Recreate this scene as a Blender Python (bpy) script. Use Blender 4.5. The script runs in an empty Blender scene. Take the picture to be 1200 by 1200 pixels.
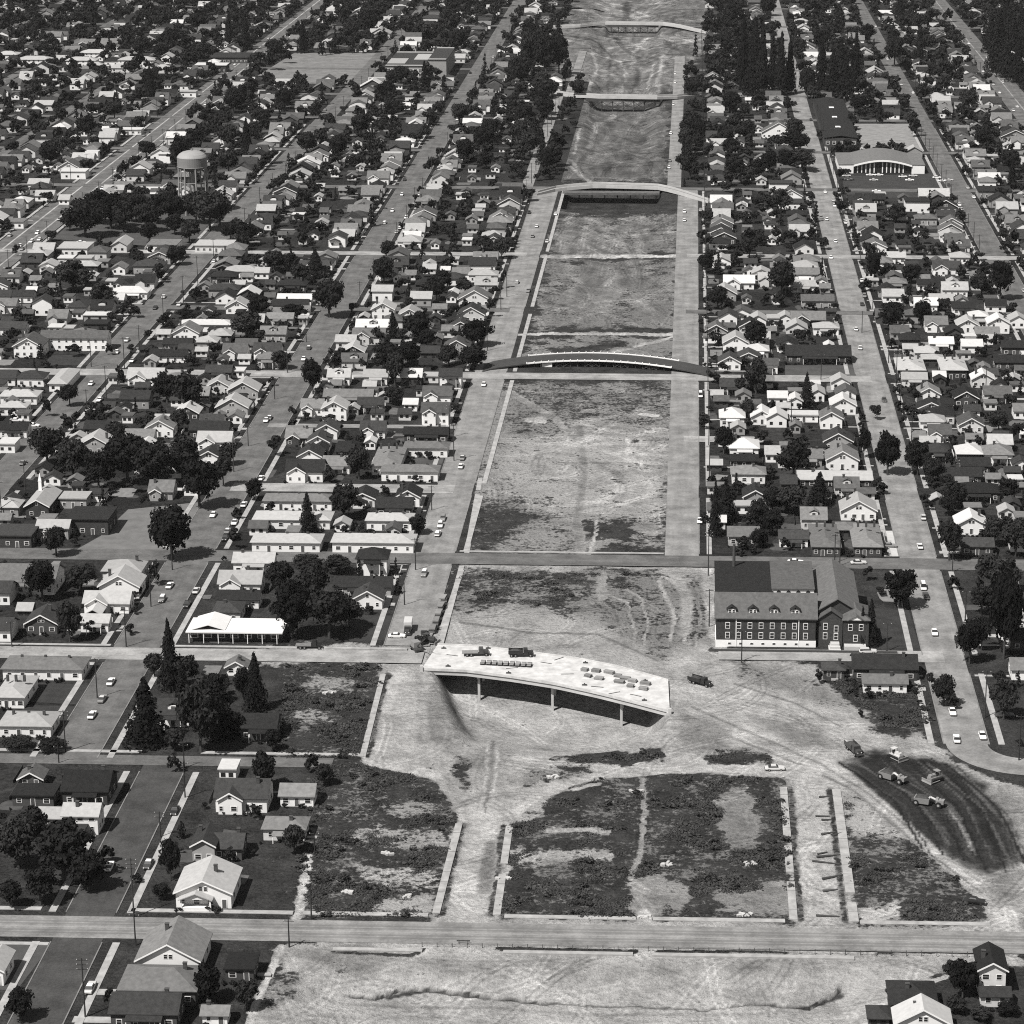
import bpy, math, random
import numpy as np
from mathutils import Vector, Euler
R = math.radians
SC = bpy.context.scene
COL = SC.collection
rnd = random.Random(11)

# ------------------------------------------------------------------ camera
FPX, PITCH, YAW, HCAM, PPX = 3000.0, 17.49, 2.1, 267.0, 700.0
cd = bpy.data.cameras.new('camera')
cam = bpy.data.objects.new('camera', cd)
COL.objects.link(cam)
cd.sensor_width = 36.0
cd.lens = 36.0 * FPX / 1200.0
cd.shift_x = (600.0 - PPX) / 1200.0
cd.clip_start = 1.0
cd.clip_end = 30000.0
cam.location = (0, 0, HCAM)
cam.rotation_euler = (R(90 - PITCH), 0, R(YAW))
SC.camera = cam
# ------------------------------------------------------------------ sky and sun
SUN_EL = 55.0
SUN_AZ = R(180 + 42)          # clockwise from +Y: behind the camera, to its left
w = bpy.data.worlds.new('World')
SC.world = w
w.use_nodes = True
nt = w.node_tree
nt.nodes.clear()
sky = nt.nodes.new('ShaderNodeTexSky')
sky.sky_type = 'NISHITA'
sky.sun_disc = False
sky.sun_elevation = R(SUN_EL)
sky.sun_rotation = SUN_AZ
hs = nt.nodes.new('ShaderNodeHueSaturation')   # black and white film
hs.inputs['Saturation'].default_value = 0.0
bg = nt.nodes.new('ShaderNodeBackground')
bg.inputs['Strength'].default_value = 0.05
wo = nt.nodes.new('ShaderNodeOutputWorld')
nt.links.new(sky.outputs[0], hs.inputs['Color'])
nt.links.new(hs.outputs[0], bg.inputs[0])
nt.links.new(bg.outputs[0], wo.inputs[0])
sl = bpy.data.lights.new('sun', 'SUN')
sl.energy = 5.0
sl.angle = R(0.5)
sl.color = (1.0, 0.985, 0.965)
sun = bpy.data.objects.new('sun', sl)
COL.objects.link(sun)
sv = Vector((math.sin(SUN_AZ) * math.cos(R(SUN_EL)), math.cos(SUN_AZ) * math.cos(R(SUN_EL)), math.sin(R(SUN_EL))))
sun.rotation_euler = sv.to_track_quat('Z', 'Y').to_euler()
sun.location = (0, 0, 400)
vs = SC.view_settings
vs.view_transform = 'Standard'
vs.look = 'None'
vs.exposure = 0.38
vs.gamma = 1.0

# ------------------------------------------------------------------ survey helpers: photo grid <-> ground plan
MR = np.array(cam.rotation_euler.to_matrix())
def G(px, py, z=0.0):
    """ground plan position under a point of the survey photograph"""
    d = MR @ np.array([(px - PPX) / FPX, -(py - 600.0) / FPX, -1.0])
    k = (z - HCAM) / d[2]
    return (float(d[0] * k), float(d[1] * k))
def P(x, y, z=0.0):
    v = np.stack([np.asarray(x, float) + 0 * np.asarray(y, float), np.asarray(y, float) + 0 * np.asarray(x, float),
                  (np.asarray(z, float) - HCAM) + 0 * np.asarray(x, float) + 0 * np.asarray(y, float)], -1) @ MR
    return PPX + FPX * v[..., 0] / -v[..., 2], 600.0 - FPX * v[..., 1] / -v[..., 2]
def mpp(y):
    """pixels of the 1200 px frame per metre across, at ground row y"""
    return (y + 345.0) / 280.0

# ------------------------------------------------------------------ materials (monochrome photograph)
TINT = (1.0, 0.985, 0.965)
MATS = {}
def mat(name, a, var=0.25, scale=0.5, rough=0.9, rand=0.0, spec=0.2, bump=0.0, scale2=None, metal=0.0):
    if name in MATS:
        return MATS[name]
    m = bpy.data.materials.new(name)
    m.use_nodes = True
    t = m.node_tree
    b = t.nodes['Principled BSDF']
    b.inputs['Roughness'].default_value = rough
    b.inputs['Specular IOR Level'].default_value = spec
    b.inputs['Metallic'].default_value = metal
    tc = t.nodes.new('ShaderNodeNewGeometry')
    n1 = t.nodes.new('ShaderNodeTexNoise')
    n1.inputs['Scale'].default_value = scale
    n1.inputs['Detail'].default_value = 5
    n1.inputs['Roughness'].default_value = 0.65
    t.links.new(tc.outputs['Position'], n1.inputs['Vector'])
    mr = t.nodes.new('ShaderNodeMapRange')
    mr.inputs[1].default_value = 0.25
    mr.inputs[2].default_value = 0.75
    mr.inputs[3].default_value = a * (1 - var)
    mr.inputs[4].default_value = a * (1 + var)
    t.links.new(n1.outputs[0], mr.inputs[0])
    out = mr.outputs[0]
    if rand:
        oi = t.nodes.new('ShaderNodeObjectInfo')
        m2 = t.nodes.new('ShaderNodeMapRange')
        m2.inputs[3].default_value = 1 - rand
        m2.inputs[4].default_value = 1 + rand
        t.links.new(oi.outputs['Random'], m2.inputs[0])
        mu = t.nodes.new('ShaderNodeMath')
        mu.operation = 'MULTIPLY'
        t.links.new(out, mu.inputs[0])
        t.links.new(m2.outputs[0], mu.inputs[1])
        out = mu.outputs[0]
    vm = t.nodes.new('ShaderNodeVectorMath')
    vm.operation = 'SCALE'
    vm.inputs[0].default_value = TINT
    t.links.new(out, vm.inputs['Scale'])
    t.links.new(vm.outputs[0], b.inputs['Base Color'])
    if bump:
        bp = t.nodes.new('ShaderNodeBump')
        bp.inputs['Strength'].default_value = bump
        bp.inputs['Distance'].default_value = 0.3
        n2 = t.nodes.new('ShaderNodeTexNoise')
        n2.inputs['Scale'].default_value = scale2 or scale * 3
        n2.inputs['Detail'].default_value = 3
        t.links.new(tc.outputs['Position'], n2.inputs['Vector'])
        t.links.new(n2.outputs[0], bp.inputs['Height'])
        t.links.new(bp.outputs[0], b.inputs['Normal'])
    MATS[name] = m
    return m
ROOF = {'D': mat('roof_black', .016, .4, .9, rand=.3), 'd': mat('roof_charcoal', .034, .35, .9, rand=.3),
        'm': mat('roof_grey', .14, .28, .8, rand=.25), 'l': mat('roof_pale', .31, .16, .8, rand=.15),
        'w': mat('roof_white', .46, .12, .8, rand=.12), 'g': mat('roof_midgrey', .075, .3, .8, rand=.25)}
WALL = {'w': mat('wall_white', .74, .06, .6, .7, rand=.06), 'l': mat('wall_pale', .55, .1, .6, rand=.12),
        'm': mat('wall_grey', .28, .14, .6, rand=.2), 'd': mat('wall_dark', .055, .25, .6, rand=.25),
        'b': mat('wall_brick', .045, .35, 1.5, rand=.1)}
ROOFN = {'D': 'black', 'd': 'charcoal', 'm': 'grey', 'l': 'pale', 'w': 'white', 'g': 'slate'}
WALLN = {'w': 'white', 'l': 'pale', 'm': 'grey', 'd': 'dark', 'b': 'brick'}
M_TRIM = mat('trim_white', .78, .05, .5, .7)
M_GLASS = mat('window_glass', .02, .3, .5, .25, spec=.5)
M_DOOR = mat('door_paint', .08, .2, .5, .6, rand=.4)
M_CHIM = mat('chimney_brick', .06, .3, 2.0)
M_CONC = mat('concrete', .42, .16, .25, bump=.1)
M_DECK = mat('bridge_deck_concrete', .46, .3, .35)
M_WALK = mat('sidewalk_concrete', .3, .35, .35)
M_KERB = mat('kerb_concrete', .17, .4, .3)
M_LEAF = [mat('leaf_dark', .012, .55, .6, rand=.35, spec=.1), mat('leaf_mid', .021, .55, .6, rand=.35, spec=.1)]
M_CONI = mat('conifer_needles', .009, .4, .35, rand=.3, spec=.1)
M_BARK = mat('bark', .05, .3, 1.0)
M_POLE = mat('pole_wood', .035, .3, 1.0, rand=.3)
M_RUB = mat('tyre_rubber', .015, .2, 1.0)
M_CHROME = mat('chrome', .6, .05, 1.0, .25, metal=1.0)
M_STEEL = mat('painted_steel', .26, .12, .3, .6)
M_DSTEEL = mat('dark_steel', .06, .2, .5, .6)
M_WOOD = mat('lumber', .2, .25, 1.2, rand=.25)
M_DWOOD = mat('old_timber', .06, .3, 1.2, rand=.3)
M_LAMP = mat('lamp_glass', .8, .05, 1.0, .2)
CARM = {k: mat('car_' + n, a, .04, .5, .3, spec=.5) for k, n, a in
        (('w', 'white', .78), ('l', 'pale', .5), ('m', 'grey', .22), ('d', 'dark', .05), ('k', 'black', .02))}

# ------------------------------------------------------------------ mesh helpers
class B:
    def __init__(s):
        s.v = []; s.f = []; s.m = []; s.o = (0, 0, 0); s.c = 1.0; s.s = 0.0
    def at(s, x, y, z=0, rot=0):
        s.o = (x, y, z); s.c = math.cos(rot); s.s = math.sin(rot)
        return s
    def add(s, vs, fs, m=0):
        n = len(s.v); ox, oy, oz = s.o; c, sn = s.c, s.s
        s.v.extend([(ox + x * c - y * sn, oy + x * sn + y * c, oz + z) for x, y, z in vs])
        s.f.extend([tuple(i + n for i in f) for f in fs]); s.m.extend([m] * len(fs))
        return s
    def box(s, x0, x1, y0, y1, z0, z1, m=0):
        return s.add([(x0, y0, z0), (x1, y0, z0), (x1, y1, z0), (x0, y1, z0), (x0, y0, z1), (x1, y0, z1), (x1, y1, z1), (x0, y1, z1)],
                     [(0, 3, 2, 1), (4, 5, 6, 7), (0, 1, 5, 4), (1, 2, 6, 5), (2, 3, 7, 6), (3, 0, 4, 7)], m)
    def prism(s, ax, prof, lo, hi, m=0):
        n = len(prof)
        if ax == 'y':
            vs = [(a, lo, z) for a, z in prof] + [(a, hi, z) for a, z in prof]
        elif ax == 'x':
            vs = [(lo, a, z) for a, z in prof] + [(hi, a, z) for a, z in prof]
        else:
            vs = [(a, b, lo) for a, b in prof] + [(a, b, hi) for a, b in prof]
        fs = [tuple(range(n)), tuple(range(2 * n - 1, n - 1, -1))]
        fs += [((i + 1) % n, i, i + n, (i + 1) % n + n) for i in range(n)]
        return s.add(vs, fs, m)
    def frustum(s, b, t, z0, z1, m=0):
        """b, t = (x0,x1,y0,y1) of the bottom and top rectangles"""
        return s.add([(b[0], b[2], z0), (b[1], b[2], z0), (b[1], b[3], z0), (b[0], b[3], z0),
                      (t[0], t[2], z1), (t[1], t[2], z1), (t[1], t[3], z1), (t[0], t[3], z1)],
                     [(0, 3, 2, 1), (4, 5, 6, 7), (0, 1, 5, 4), (1, 2, 6, 5), (2, 3, 7, 6), (3, 0, 4, 7)], m)
    def tube(s, p, q, r0, r1=None, n=8, m=0):
        r1 = r0 if r1 is None else r1
        p = Vector(p); q = Vector(q); d = (q - p).normalized()
        u = d.orthogonal().normalized(); w_ = d.cross(u)
        vs = []
        for c, r in ((p, r0), (q, r1)):
            for i in range(n):
                a = 2 * math.pi * i / n
                vs.append(tuple(c + u * (r * math.cos(a)) + w_ * (r * math.sin(a))))
        fs = [(i, (i + 1) % n, (i + 1) % n + n, i + n) for i in range(n)] + [tuple(range(n - 1, -1, -1)), tuple(range(n, 2 * n))]
        return s.add(vs, fs, m)
    def lathe(s, prof, n=24, m=0):
        vs = []; fs = []
        for r, z in prof:
            vs += [(r * math.cos(2 * math.pi * i / n), r * math.sin(2 * math.pi * i / n), z) for i in range(n)]
        for k in range(len(prof) - 1):
            fs += [(k * n + i, k * n + (i + 1) % n, (k + 1) * n + (i + 1) % n, (k + 1) * n + i) for i in range(n)]
        fs += [tuple(range(n - 1, -1, -1)), tuple(range((len(prof) - 1) * n, len(prof) * n))]
        return s.add(vs, fs, m)
    def mesh(s, name, mats):
        me = bpy.data.meshes.new(name)
        me.from_pydata(s.v, [], s.f)
        for m in (mats if isinstance(mats, (list, tuple)) else [mats]):
            me.materials.append(m)
        if any(s.m):
            me.polygons.foreach_set('material_index', s.m)
        return me
def link(name, data, parent=None, loc=(0, 0, 0), rot=0.0, scale=None):
    o = bpy.data.objects.new(name, data)
    o.location = loc
    if rot:
        o.rotation_euler = (0, 0, rot)
    if scale:
        o.scale = scale
    if parent is not None:
        o.parent = parent
    COL.objects.link(o)
    return o
def tag(o, label, cat, group=None):
    o['label'] = label
    o['category'] = cat
    if group:
        o['group'] = group
    return o
def thing(name, label, cat, loc=(0, 0, 0), rot=0.0, group=None, scale=None):
    return tag(link(name, None, None, loc, rot, scale), label, cat, group)
def struct(name, me, label=None, kind='structure', **k):
    o = link(name, me, **k)
    o['kind'] = kind
    if label:
        o['label'] = label
        o['category'] = name.replace('_', ' ')
    return o
CACHE = {}
def shared(key, fn):
    if key not in CACHE:
        CACHE[key] = fn()
    return CACHE[key]
def npmesh(name, v, f, mats, smooth=False):
    """v (n,3), f (m,k) arrays"""
    me = bpy.data.meshes.new(name)
    m, k = f.shape
    me.vertices.add(len(v)); me.loops.add(m * k); me.polygons.add(m)
    me.vertices.foreach_set('co', np.ascontiguousarray(v, np.float32).ravel())
    me.loops.foreach_set('vertex_index', np.ascontiguousarray(f, np.int32).ravel())
    me.polygons.foreach_set('loop_start', np.arange(0, m * k, k, dtype=np.int32))
    me.update(calc_edges=True)
    if smooth:
        me.polygons.foreach_set('use_smooth', np.ones(m, bool))
    for q in (mats if isinstance(mats, (list, tuple)) else [mats]):
        me.materials.append(q)
    return me
ORD = ['first', 'second', 'third', 'fourth', 'fifth', 'sixth', 'seventh', 'eighth', 'ninth', 'tenth', 'eleventh', 'twelfth', 'thirteenth',
       'fourteenth', 'fifteenth', 'sixteenth', 'seventeenth', 'eighteenth', 'nineteenth', 'twentieth']
def nth(i):
    if i < 20:
        return ORD[i]
    n = i + 1
    s = 'th' if 10 <= n % 100 <= 20 else {1: 'st', 2: 'nd', 3: 'rd'}.get(n % 10, 'th')
    return '%d%s' % (n, s)
# avenues (east-west positions) and where a thing stands, told by things one can find
AV = dict(arterial=-349.0, tower=-248.0, shade=-163.0, jog=-137.0, left=-83.0, right=-1.5, store=76.0, market=155.0, boulevard=230.0)
COLS = [(-1e9, -349, 'left of arterial'), (-349, -248, 'right of arterial'), (-248, -160, 'left of bending street'),
        (-160, -83, 'left of cleared strip'), (-83, -6, 'in cleared strip'), (-6, 76, 'right of cleared strip'),
        (76, 155, 'right of store street'), (155, 230, 'left of boulevard'), (230, 1e9, 'right of boulevard')]
ROWS = [(0, 522, 'in foreground'), (522, 640, 'beside weedy lots'), (640, 790, 'near concrete bridge'),
        (790, 1042, 'before arched bridge'), (1042, 1285, 'behind arched bridge'), (1285, 1475, 'before second bridge'),
        (1475, 1e9, 'beyond second bridge')]
def where(x, y):
    c = next(t for a, b, t in COLS if a <= x < b)
    r = next(t for a, b, t in ROWS if a <= y < b)
    return c, r
TALLY = {}
PENDING = []      # (kind, object, words before the place, y): numbered from the front at the end
def pend(kind, o, words_, x, y, group):
    c, r = where(x, y)
    PENDING.append((kind, c, r, y, o, words_, group))
OCC = []          # occupied circles (x, y, r)
def free(x, y, r):
    return all((x - a) ** 2 + (y - b) ** 2 > (r + c) ** 2 for a, b, c in OCC if abs(y - b) < r + c)
# ------------------------------------------------------------------ the ground
def noise2(x, y, s, seed=0):
    """smooth value noise, about 0..1"""
    r = np.random.RandomState(seed)
    t = r.rand(256, 256)
    u = x / s; v = y / s
    i = np.floor(u).astype(int); j = np.floor(v).astype(int)
    fu = u - i; fv = v - j
    fu = fu * fu * (3 - 2 * fu); fv = fv * fv * (3 - 2 * fv)
    a = t[i % 256, j % 256]; b_ = t[(i + 1) % 256, j % 256]; c = t[i % 256, (j + 1) % 256]; d = t[(i + 1) % 256, (j + 1) % 256]
    return (a * (1 - fu) + b_ * fu) * (1 - fv) + (c * (1 - fu) + d * fu) * fv
def fbm(x, y, s, seed=0, o=4):
    r = 0; a = 1.0; t = 0
    for k in range(o):
        r = r + a * noise2(x, y, s / 2 ** k, seed + k); t += a; a *= .55
    return r / t
def polydist(px, py, poly):
    """signed distance in photo-grid units, positive inside"""
    d = np.full(px.shape, 1e9); ins = np.zeros(px.shape, bool)
    n = len(poly)
    for i in range(n):
        x0, y0 = poly[i]; x1, y1 = poly[(i + 1) % n]
        ex, ey = x1 - x0, y1 - y0
        t = np.clip(((px - x0) * ex + (py - y0) * ey) / (ex * ex + ey * ey + 1e-9), 0, 1)
        d = np.minimum(d, np.hypot(px - x0 - t * ex, py - y0 - t * ey))
        c = ((y0 > py) != (y1 > py)) & (px < (x1 - x0) * (py - y0) / (y1 - y0 + 1e-12) + x0)
        ins ^= c
    return np.where(ins, d, -d)
def linedist(px, py, pts):
    d = np.full(px.shape, 1e9)
    for (x0, y0), (x1, y1) in zip(pts[:-1], pts[1:]):
        ex, ey = x1 - x0, y1 - y0
        t = np.clip(((px - x0) * ex + (py - y0) * ey) / (ex * ex + ey * ey + 1e-9), 0, 1)
        d = np.minimum(d, np.hypot(px - x0 - t * ex, (py - y0 - t * ey) * 1.6))
    return d
def sstep(x, a, b_):
    t = np.clip((x - a) / (b_ - a), 0, 1)
    return t * t * (3 - 2 * t)
# soils, weeds and the bank ledge's painted shade: ('poly', points, weeds 0..1, soil tone, soft edge) or ('line', points, half width, weeds, tone)
PAINT = [
 ('poly', [(428, 892), (455, 795), (430, 778), (300, 778), (300, 757), (500, 752), (533, 665), (545, 655), (790, 655), (835, 660), (835, 765), (950, 778), (1000, 830), (1085, 862), (1120, 895), (1205, 925), (1205, 1130), (1110, 1130), (1020, 1215), (290, 1215), (338, 1108), (500, 1085), (530, 960), (505, 900)], .08, .40, 6),
 ('poly', [(552, 450), (795, 450), (790, 650), (545, 650)], .42, .33, 5),
 ('poly', [(600, 447), (792, 447), (780, 500), (690, 490), (640, 520), (590, 500)], .52, .3, 14),
 ('poly', [(548, 590), (600, 588), (640, 600), (560, 652), (545, 652)], .72, .3, 10),
 ('poly', [(600, 520), (690, 500), (775, 510), (775, 600), (700, 600), (640, 590), (580, 560)], .3, .38, 14),
 ('poly', [(682, 610), (742, 610), (735, 632), (690, 632)], .85, .3, 5),
 ('poly', [(715, 640), (776, 638), (776, 652), (705, 653)], .85, .3, 4),
 ('poly', [(775, 560), (792, 560), (792, 640), (777, 650)], .5, .35, 4),
 ('poly', [(540, 668), (640, 666), (704, 668), (706, 690), (735, 700), (700, 716), (620, 702), (560, 700), (530, 704)], .8, .33, 7),
 ('poly', [(712, 668), (768, 670), (765, 690), (735, 705), (715, 695)], .62, .33, 6),
 ('poly', [(640, 712), (740, 700), (800, 690), (830, 740), (760, 760), (700, 750)], .35, .3, 14),
 ('poly', [(532, 664), (772, 668), (756, 712), (690, 722), (600, 716), (526, 722)], .58, .3, 8), ('poly', [(660, 690), (830, 672), (834, 750), (770, 772), (700, 748)], .46, .27, 12),
 ('poly', [(525, 735), (600, 715), (700, 725), (770, 780), (620, 762), (520, 752)], .2, .36, 10),
 ('poly', [(500, 800), (548, 810), (560, 860), (530, 880), (495, 870)], .1, .24, 12),
 ('poly', [(335, 778), (448, 776), (418, 890), (318, 890)], .74, .36, 4),
 ('poly', [(375, 893), (505, 897), (532, 960), (506, 1078), (340, 1078)], .7, .36, 5),
 ('poly', [(598, 965), (640, 935), (700, 908), (760, 904), (918, 908), (934, 1082), (583, 1080)], .68, .3, 5),
 ('poly', [(840, 938), (870, 925), (888, 930), (886, 985), (855, 996)], .12, .22, 7),
 ('poly', [(738, 1032), (765, 1018), (785, 1030), (815, 1036), (812, 1058), (755, 1078), (740, 1065)], .1, .26, 6),
 ('poly', [(850, 1045), (925, 1032), (930, 1068), (845, 1068)], .25, .26, 6),
 ('poly', [(598, 1000), (640, 995), (720, 1000), (720, 1008), (600, 1012)], .3, .38, 4),
 ('poly', [(640, 968), (712, 966), (712, 976), (640, 974)], .2, .42, 3),
 ('poly', [(600, 940), (640, 930), (640, 950), (598, 965)], .3, .38, 5),
 ('poly', [(440, 965), (520, 972), (520, 990), (450, 995), (400, 985)], .45, .42, 6),
 ('poly', [(420, 1015), (510, 1018), (508, 1036), (425, 1040)], .45, .42, 6),
 ('poly', [(445, 1052), (500, 1045), (506, 1070), (440, 1072)], .35, .42, 6),
 ('poly', [(450, 938), (505, 936), (510, 955), (455, 955)], .5, .4, 6),
 ('poly', [(365, 790), (420, 795), (415, 815), (360, 815)], .5, .42, 6),
 ('poly', [(350, 828), (395, 830), (390, 842), (350, 842)], .5, .42, 5),
 ('poly', [(985, 928), (1012, 932), (1080, 998), (1162, 1056), (1160, 1084), (1004, 1084)], .66, .32, 7),
 ('poly', [(990, 935), (1030, 938), (1062, 962), (1075, 985), (1000, 978)], .25, .4, 7),
 ('poly', [(1010, 1062), (1058, 1058), (1055, 1075), (1012, 1080)], .2, .5, 5),
 ('poly', [(640, 892), (700, 880), (778, 880), (776, 893), (700, 894)], .9, .3, 4),
 ('poly', [(828, 876), (905, 878), (905, 894), (828, 893)], .75, .35, 5),
 ('poly', [(535, 885), (555, 890), (545, 930), (528, 905)], .7, .3, 6),
 ('poly', [(620, 900), (700, 895), (690, 906), (640, 915), (610, 925)], .6, .35, 5),
 ('poly', [(1000, 840), (1060, 835), (1085, 855), (1060, 868), (1020, 858)], .75, .3, 6),
 ('poly', [(955, 790), (1080, 795), (1090, 845), (1040, 840), (990, 815)], .8, .25, 6),
 ('poly', [(1100, 905), (1205, 930), (1205, 1030), (1160, 1010), (1180, 990)], .05, .3, 14),
 ('poly', [(1085, 970), (1190, 1000), (1200, 1090), (1160, 1050)], .05, .24, 14),
 ('poly', [(985, 893), (1030, 880), (1100, 890), (1150, 915), (1184, 960), (1198, 1008), (1150, 1020), (1085, 988), (1040, 955), (1010, 920)], 0, .036, 8),
 ('poly', [(1000, 888), (1030, 880), (1096, 893), (1095, 903), (1040, 900)], 0, .025, 4),
 ('line', [(1092, 932), (1112, 942), (1130, 965), (1146, 1000)], 3.5, 0, .12), ('line', [(1110, 945), (1128, 968), (1140, 995)], 2, 0, .24),
 ('line', [(1060, 925), (1100, 965), (1140, 1005)], 3, 0, .07), ('line', [(1040, 905), (1080, 950), (1110, 985)], 2, 0, .018), ('line', [(1120, 915), (1155, 955), (1170, 1000)], 4, 0, .02), ('line', [(1130, 912), (1180, 965), (1200, 1010)], 3, 0, .12), ('line', [(1140, 930), (1165, 970)], 2.5, 0, .06),
 ('poly', [(340, 1112), (420, 1108), (470, 1120), (420, 1145), (385, 1138)], .3, .24, 8),
 ('poly', [(300, 1140), (345, 1135), (350, 1170), (310, 1190)], .5, .28, 8),
 ('line', [(790, 812), (850, 845), (930, 875), (990, 905), (1060, 965), (1120, 1020), (1175, 1075)], 8, 0, .42),
 ('line', [(800, 835), (870, 868), (940, 895), (1000, 925), (1070, 985), (1150, 1045)], 2.0, 0, .2),
 ('line', [(812, 828), (880, 858), (960, 893), (1020, 930), (1085, 985)], 2.0, 0, .24),
 ('line', [(600, 955), (640, 925), (700, 908), (780, 901), (880, 900), (960, 902)], 7, 0, .46),
 ('line', [(466, 785), (448, 840), (432, 890), (520, 910)], 9, 0, .47),
 ('line', [(490, 790), (500, 860), (530, 920), (548, 950)], 5, 0, .34),
 ('line', [(578, 870), (566, 950), (552, 1075)], 18, 0, .43),
 ('line', [(575, 990), (566, 1040)], 9, 0, .22),
 ('line', [(943, 905), (952, 1000), (962, 1080)], 16, 0, .44),
 ('line', [(1180, 1070), (1190, 1100)], 14, 0, .46),
 ('line', [(830, 670), (838, 740), (850, 775), (950, 790)], 9, 0, .38),
 ('line', [(732, 690), (752, 700), (760, 730), (752, 760)], 1.2, 0, .33), ('line', [(700, 692), (735, 705), (745, 740), (738, 765)], 1.2, 0, .33), ('line', [(780, 676), (800, 690), (806, 720), (800, 752)], 1.5, 0, .33), ('line', [(792, 676), (815, 692), (820, 730), (812, 756)], 1.4, 0, .18), ('line', [(690, 700), (722, 716), (730, 745)], 1.6, 0, .17), ('line', [(540, 728), (620, 740), (700, 742), (770, 772)], 2, .1, .2),
 ('poly', [(550, 870), (600, 862), (600, 930), (555, 935)], .05, .28, 10), ('line', [(572, 850), (570, 900), (562, 950)], 1.6, 0, .44), ('line', [(584, 850), (582, 900), (574, 950)], 1.6, 0, .44), ('line', [(578, 850), (576, 900), (568, 950)], 1.8, 0, .2),
 ('poly', [(790, 830), (850, 850), (850, 880), (800, 880)], .2, .25, 10), ('poly', [(840, 765), (960, 795), (1000, 830), (940, 820), (860, 790)], .3, .26, 8), ('line', [(860, 800), (930, 822), (985, 850)], 1.6, 0, .2), ('poly', [(880, 840), (960, 850), (980, 880), (920, 870)], .05, .24, 10),
 ('line', [(752, 912), (756, 950), (750, 1000), (740, 1030)], 3, .1, .3),
 ('line', [(672, 925), (700, 918)], 3, .1, .4),
 ('line', [(348, 1078), (362, 1000)], 6, .15, .45),
 ('line', [(755, 1068), (757, 1088)], 8, 0, .45),
 ('line', [(705, 672), (706, 700)], 5, .1, .33),
 ('line', [(790, 672), (805, 700), (800, 740)], 7, .1, .34),
 ('line', [(772, 680), (790, 720), (785, 750)], 2.2, .1, .42),
 ('line', [(455, 660), (560, 655)], 3, 0, .3),
 ('line', [(680, 500), (684, 560), (676, 610), (682, 650)], 5, 0, .24),
 ('line', [(600, 460), (650, 490), (680, 520)], 4, 0, .26),
 ('line', [(735, 510), (733, 550)], 1.6, 0, .45), ('line', [(750, 512), (752, 545)], 1.6, 0, .45),
 ('line', [(690, 655), (700, 610)], 2, .1, .42),
 ('line', [(620, 492), (636, 492)], 5, .0, .5), ('line', [(750, 485), (770, 487)], 2.2, 0, .6),
 ('line', [(410, 1155), (440, 1158), (470, 1149), (500, 1150), (560, 1156), (640, 1163)], 2.2, 0, .05), ('line', [(640, 1163), (700, 1166), (760, 1168), (820, 1170)], 1.6, 0, .14), ('line', [(820, 1170), (880, 1163), (950, 1168), (985, 1150)], 2.2, 0, .05), ('line', [(400, 1165), (560, 1168), (700, 1176), (900, 1176)], 3, 0, .3),  # dark lines paint the shade of the bank's ledge into the soil tone
 ('line', [(455, 1157), (500, 1150), (560, 1155)], 3.0, 0, .06), ('line', [(820, 1171), (880, 1163), (950, 1169)], 2.6, 0, .06), ('poly', [(390, 1118), (560, 1122), (700, 1126), (960, 1124), (960, 1140), (700, 1142), (480, 1140)], .1, .31, 9), ('line', [(560, 1185), (700, 1192), (860, 1186)], 3, 0, .33), ('line', [(960, 1164), (985, 1155)], 4.5, 0, .06),  # thicker dark stretches of the same painted ledge shade, then soil streaks
 ('line', [(390, 1115), (480, 1118), (495, 1112)], 2.6, .8, .2), ('line', [(585, 1112), (745, 1114)], 3.2, .8, .2), ('line', [(770, 1114), (920, 1116)], 3.0, .75, .2),
 ('line', [(1030, 1116), (1090, 1114)], 3.0, .85, .2),
 ('line', [(1000, 1205), (1040, 1170), (1120, 1140)], 5, 0, .5), ('line', [(330, 1110), (310, 1150), (290, 1205)], 5, 0, .5),
 ('line', [(300, 1190), (400, 1180), (520, 1178)], 4, 0, .34), ('line', [(640, 1185), (700, 1190), (1000, 1180)], 3, 0, .46),
 ('poly', [(655, 250), (800, 250), (795, 296), (640, 296)], .36, .2, 5),
 ('poly', [(640, 303), (795, 303), (795, 385), (622, 385)], .36, .22, 4),
 ('poly', [(616, 392), (795, 392), (792, 425), (608, 425)], .38, .26, 4),
 ('poly', [(640, 410), (720, 398), (735, 406), (650, 425)], .9, .3, 6),
 ('line', [(600, 392), (650, 390), (790, 392)], 2.6, 0, .42), ('line', [(720, 412), (790, 395)], 2.4, 0, .4),
 ('line', [(622, 300), (800, 300)], 3.2, 0, .45),
 ('poly', [(640, -60), (850, -60), (860, 34), (620, 30)], .34, .17, 6), ('poly', [(640, 32), (842, 38), (830, 60), (800, 75), (796, 104), (668, 104), (648, 62)], .3, .17, 6),
 ('poly', [(700, -10), (775, -10), (775, 28), (705, 28)], .1, .22, 8),
 ('poly', [(650, 32), (830, 36), (800, 108), (670, 112)], .25, .17, 8),
 ('poly', [(680, 118), (785, 118), (780, 212), (650, 212)], .3, .15, 8),
 ('line', [(655, 45), (690, 52), (700, 75), (690, 104)], 2, 0, .28), ('line', [(830, 45), (790, 52), (775, 66), (772, 104)], 2, 0, .26), ('line', [(640, 40), (700, 46), (716, 60), (712, 100)], 1.4, 0, .1), ('line', [(820, 60), (788, 64), (780, 76)], 1.6, 0, .1), ('line', [(700, 60), (726, 66), (734, 80), (728, 102)], 1.2, 0, .27), ('line', [(660, 8), (700, 14), (720, 24)], 1.5, 0, .26),
 ('line', [(735, 0), (732, 26)], 5, 0, .09), ('line', [(758, 0), (756, 26)], 4, 0, .26),
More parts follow.
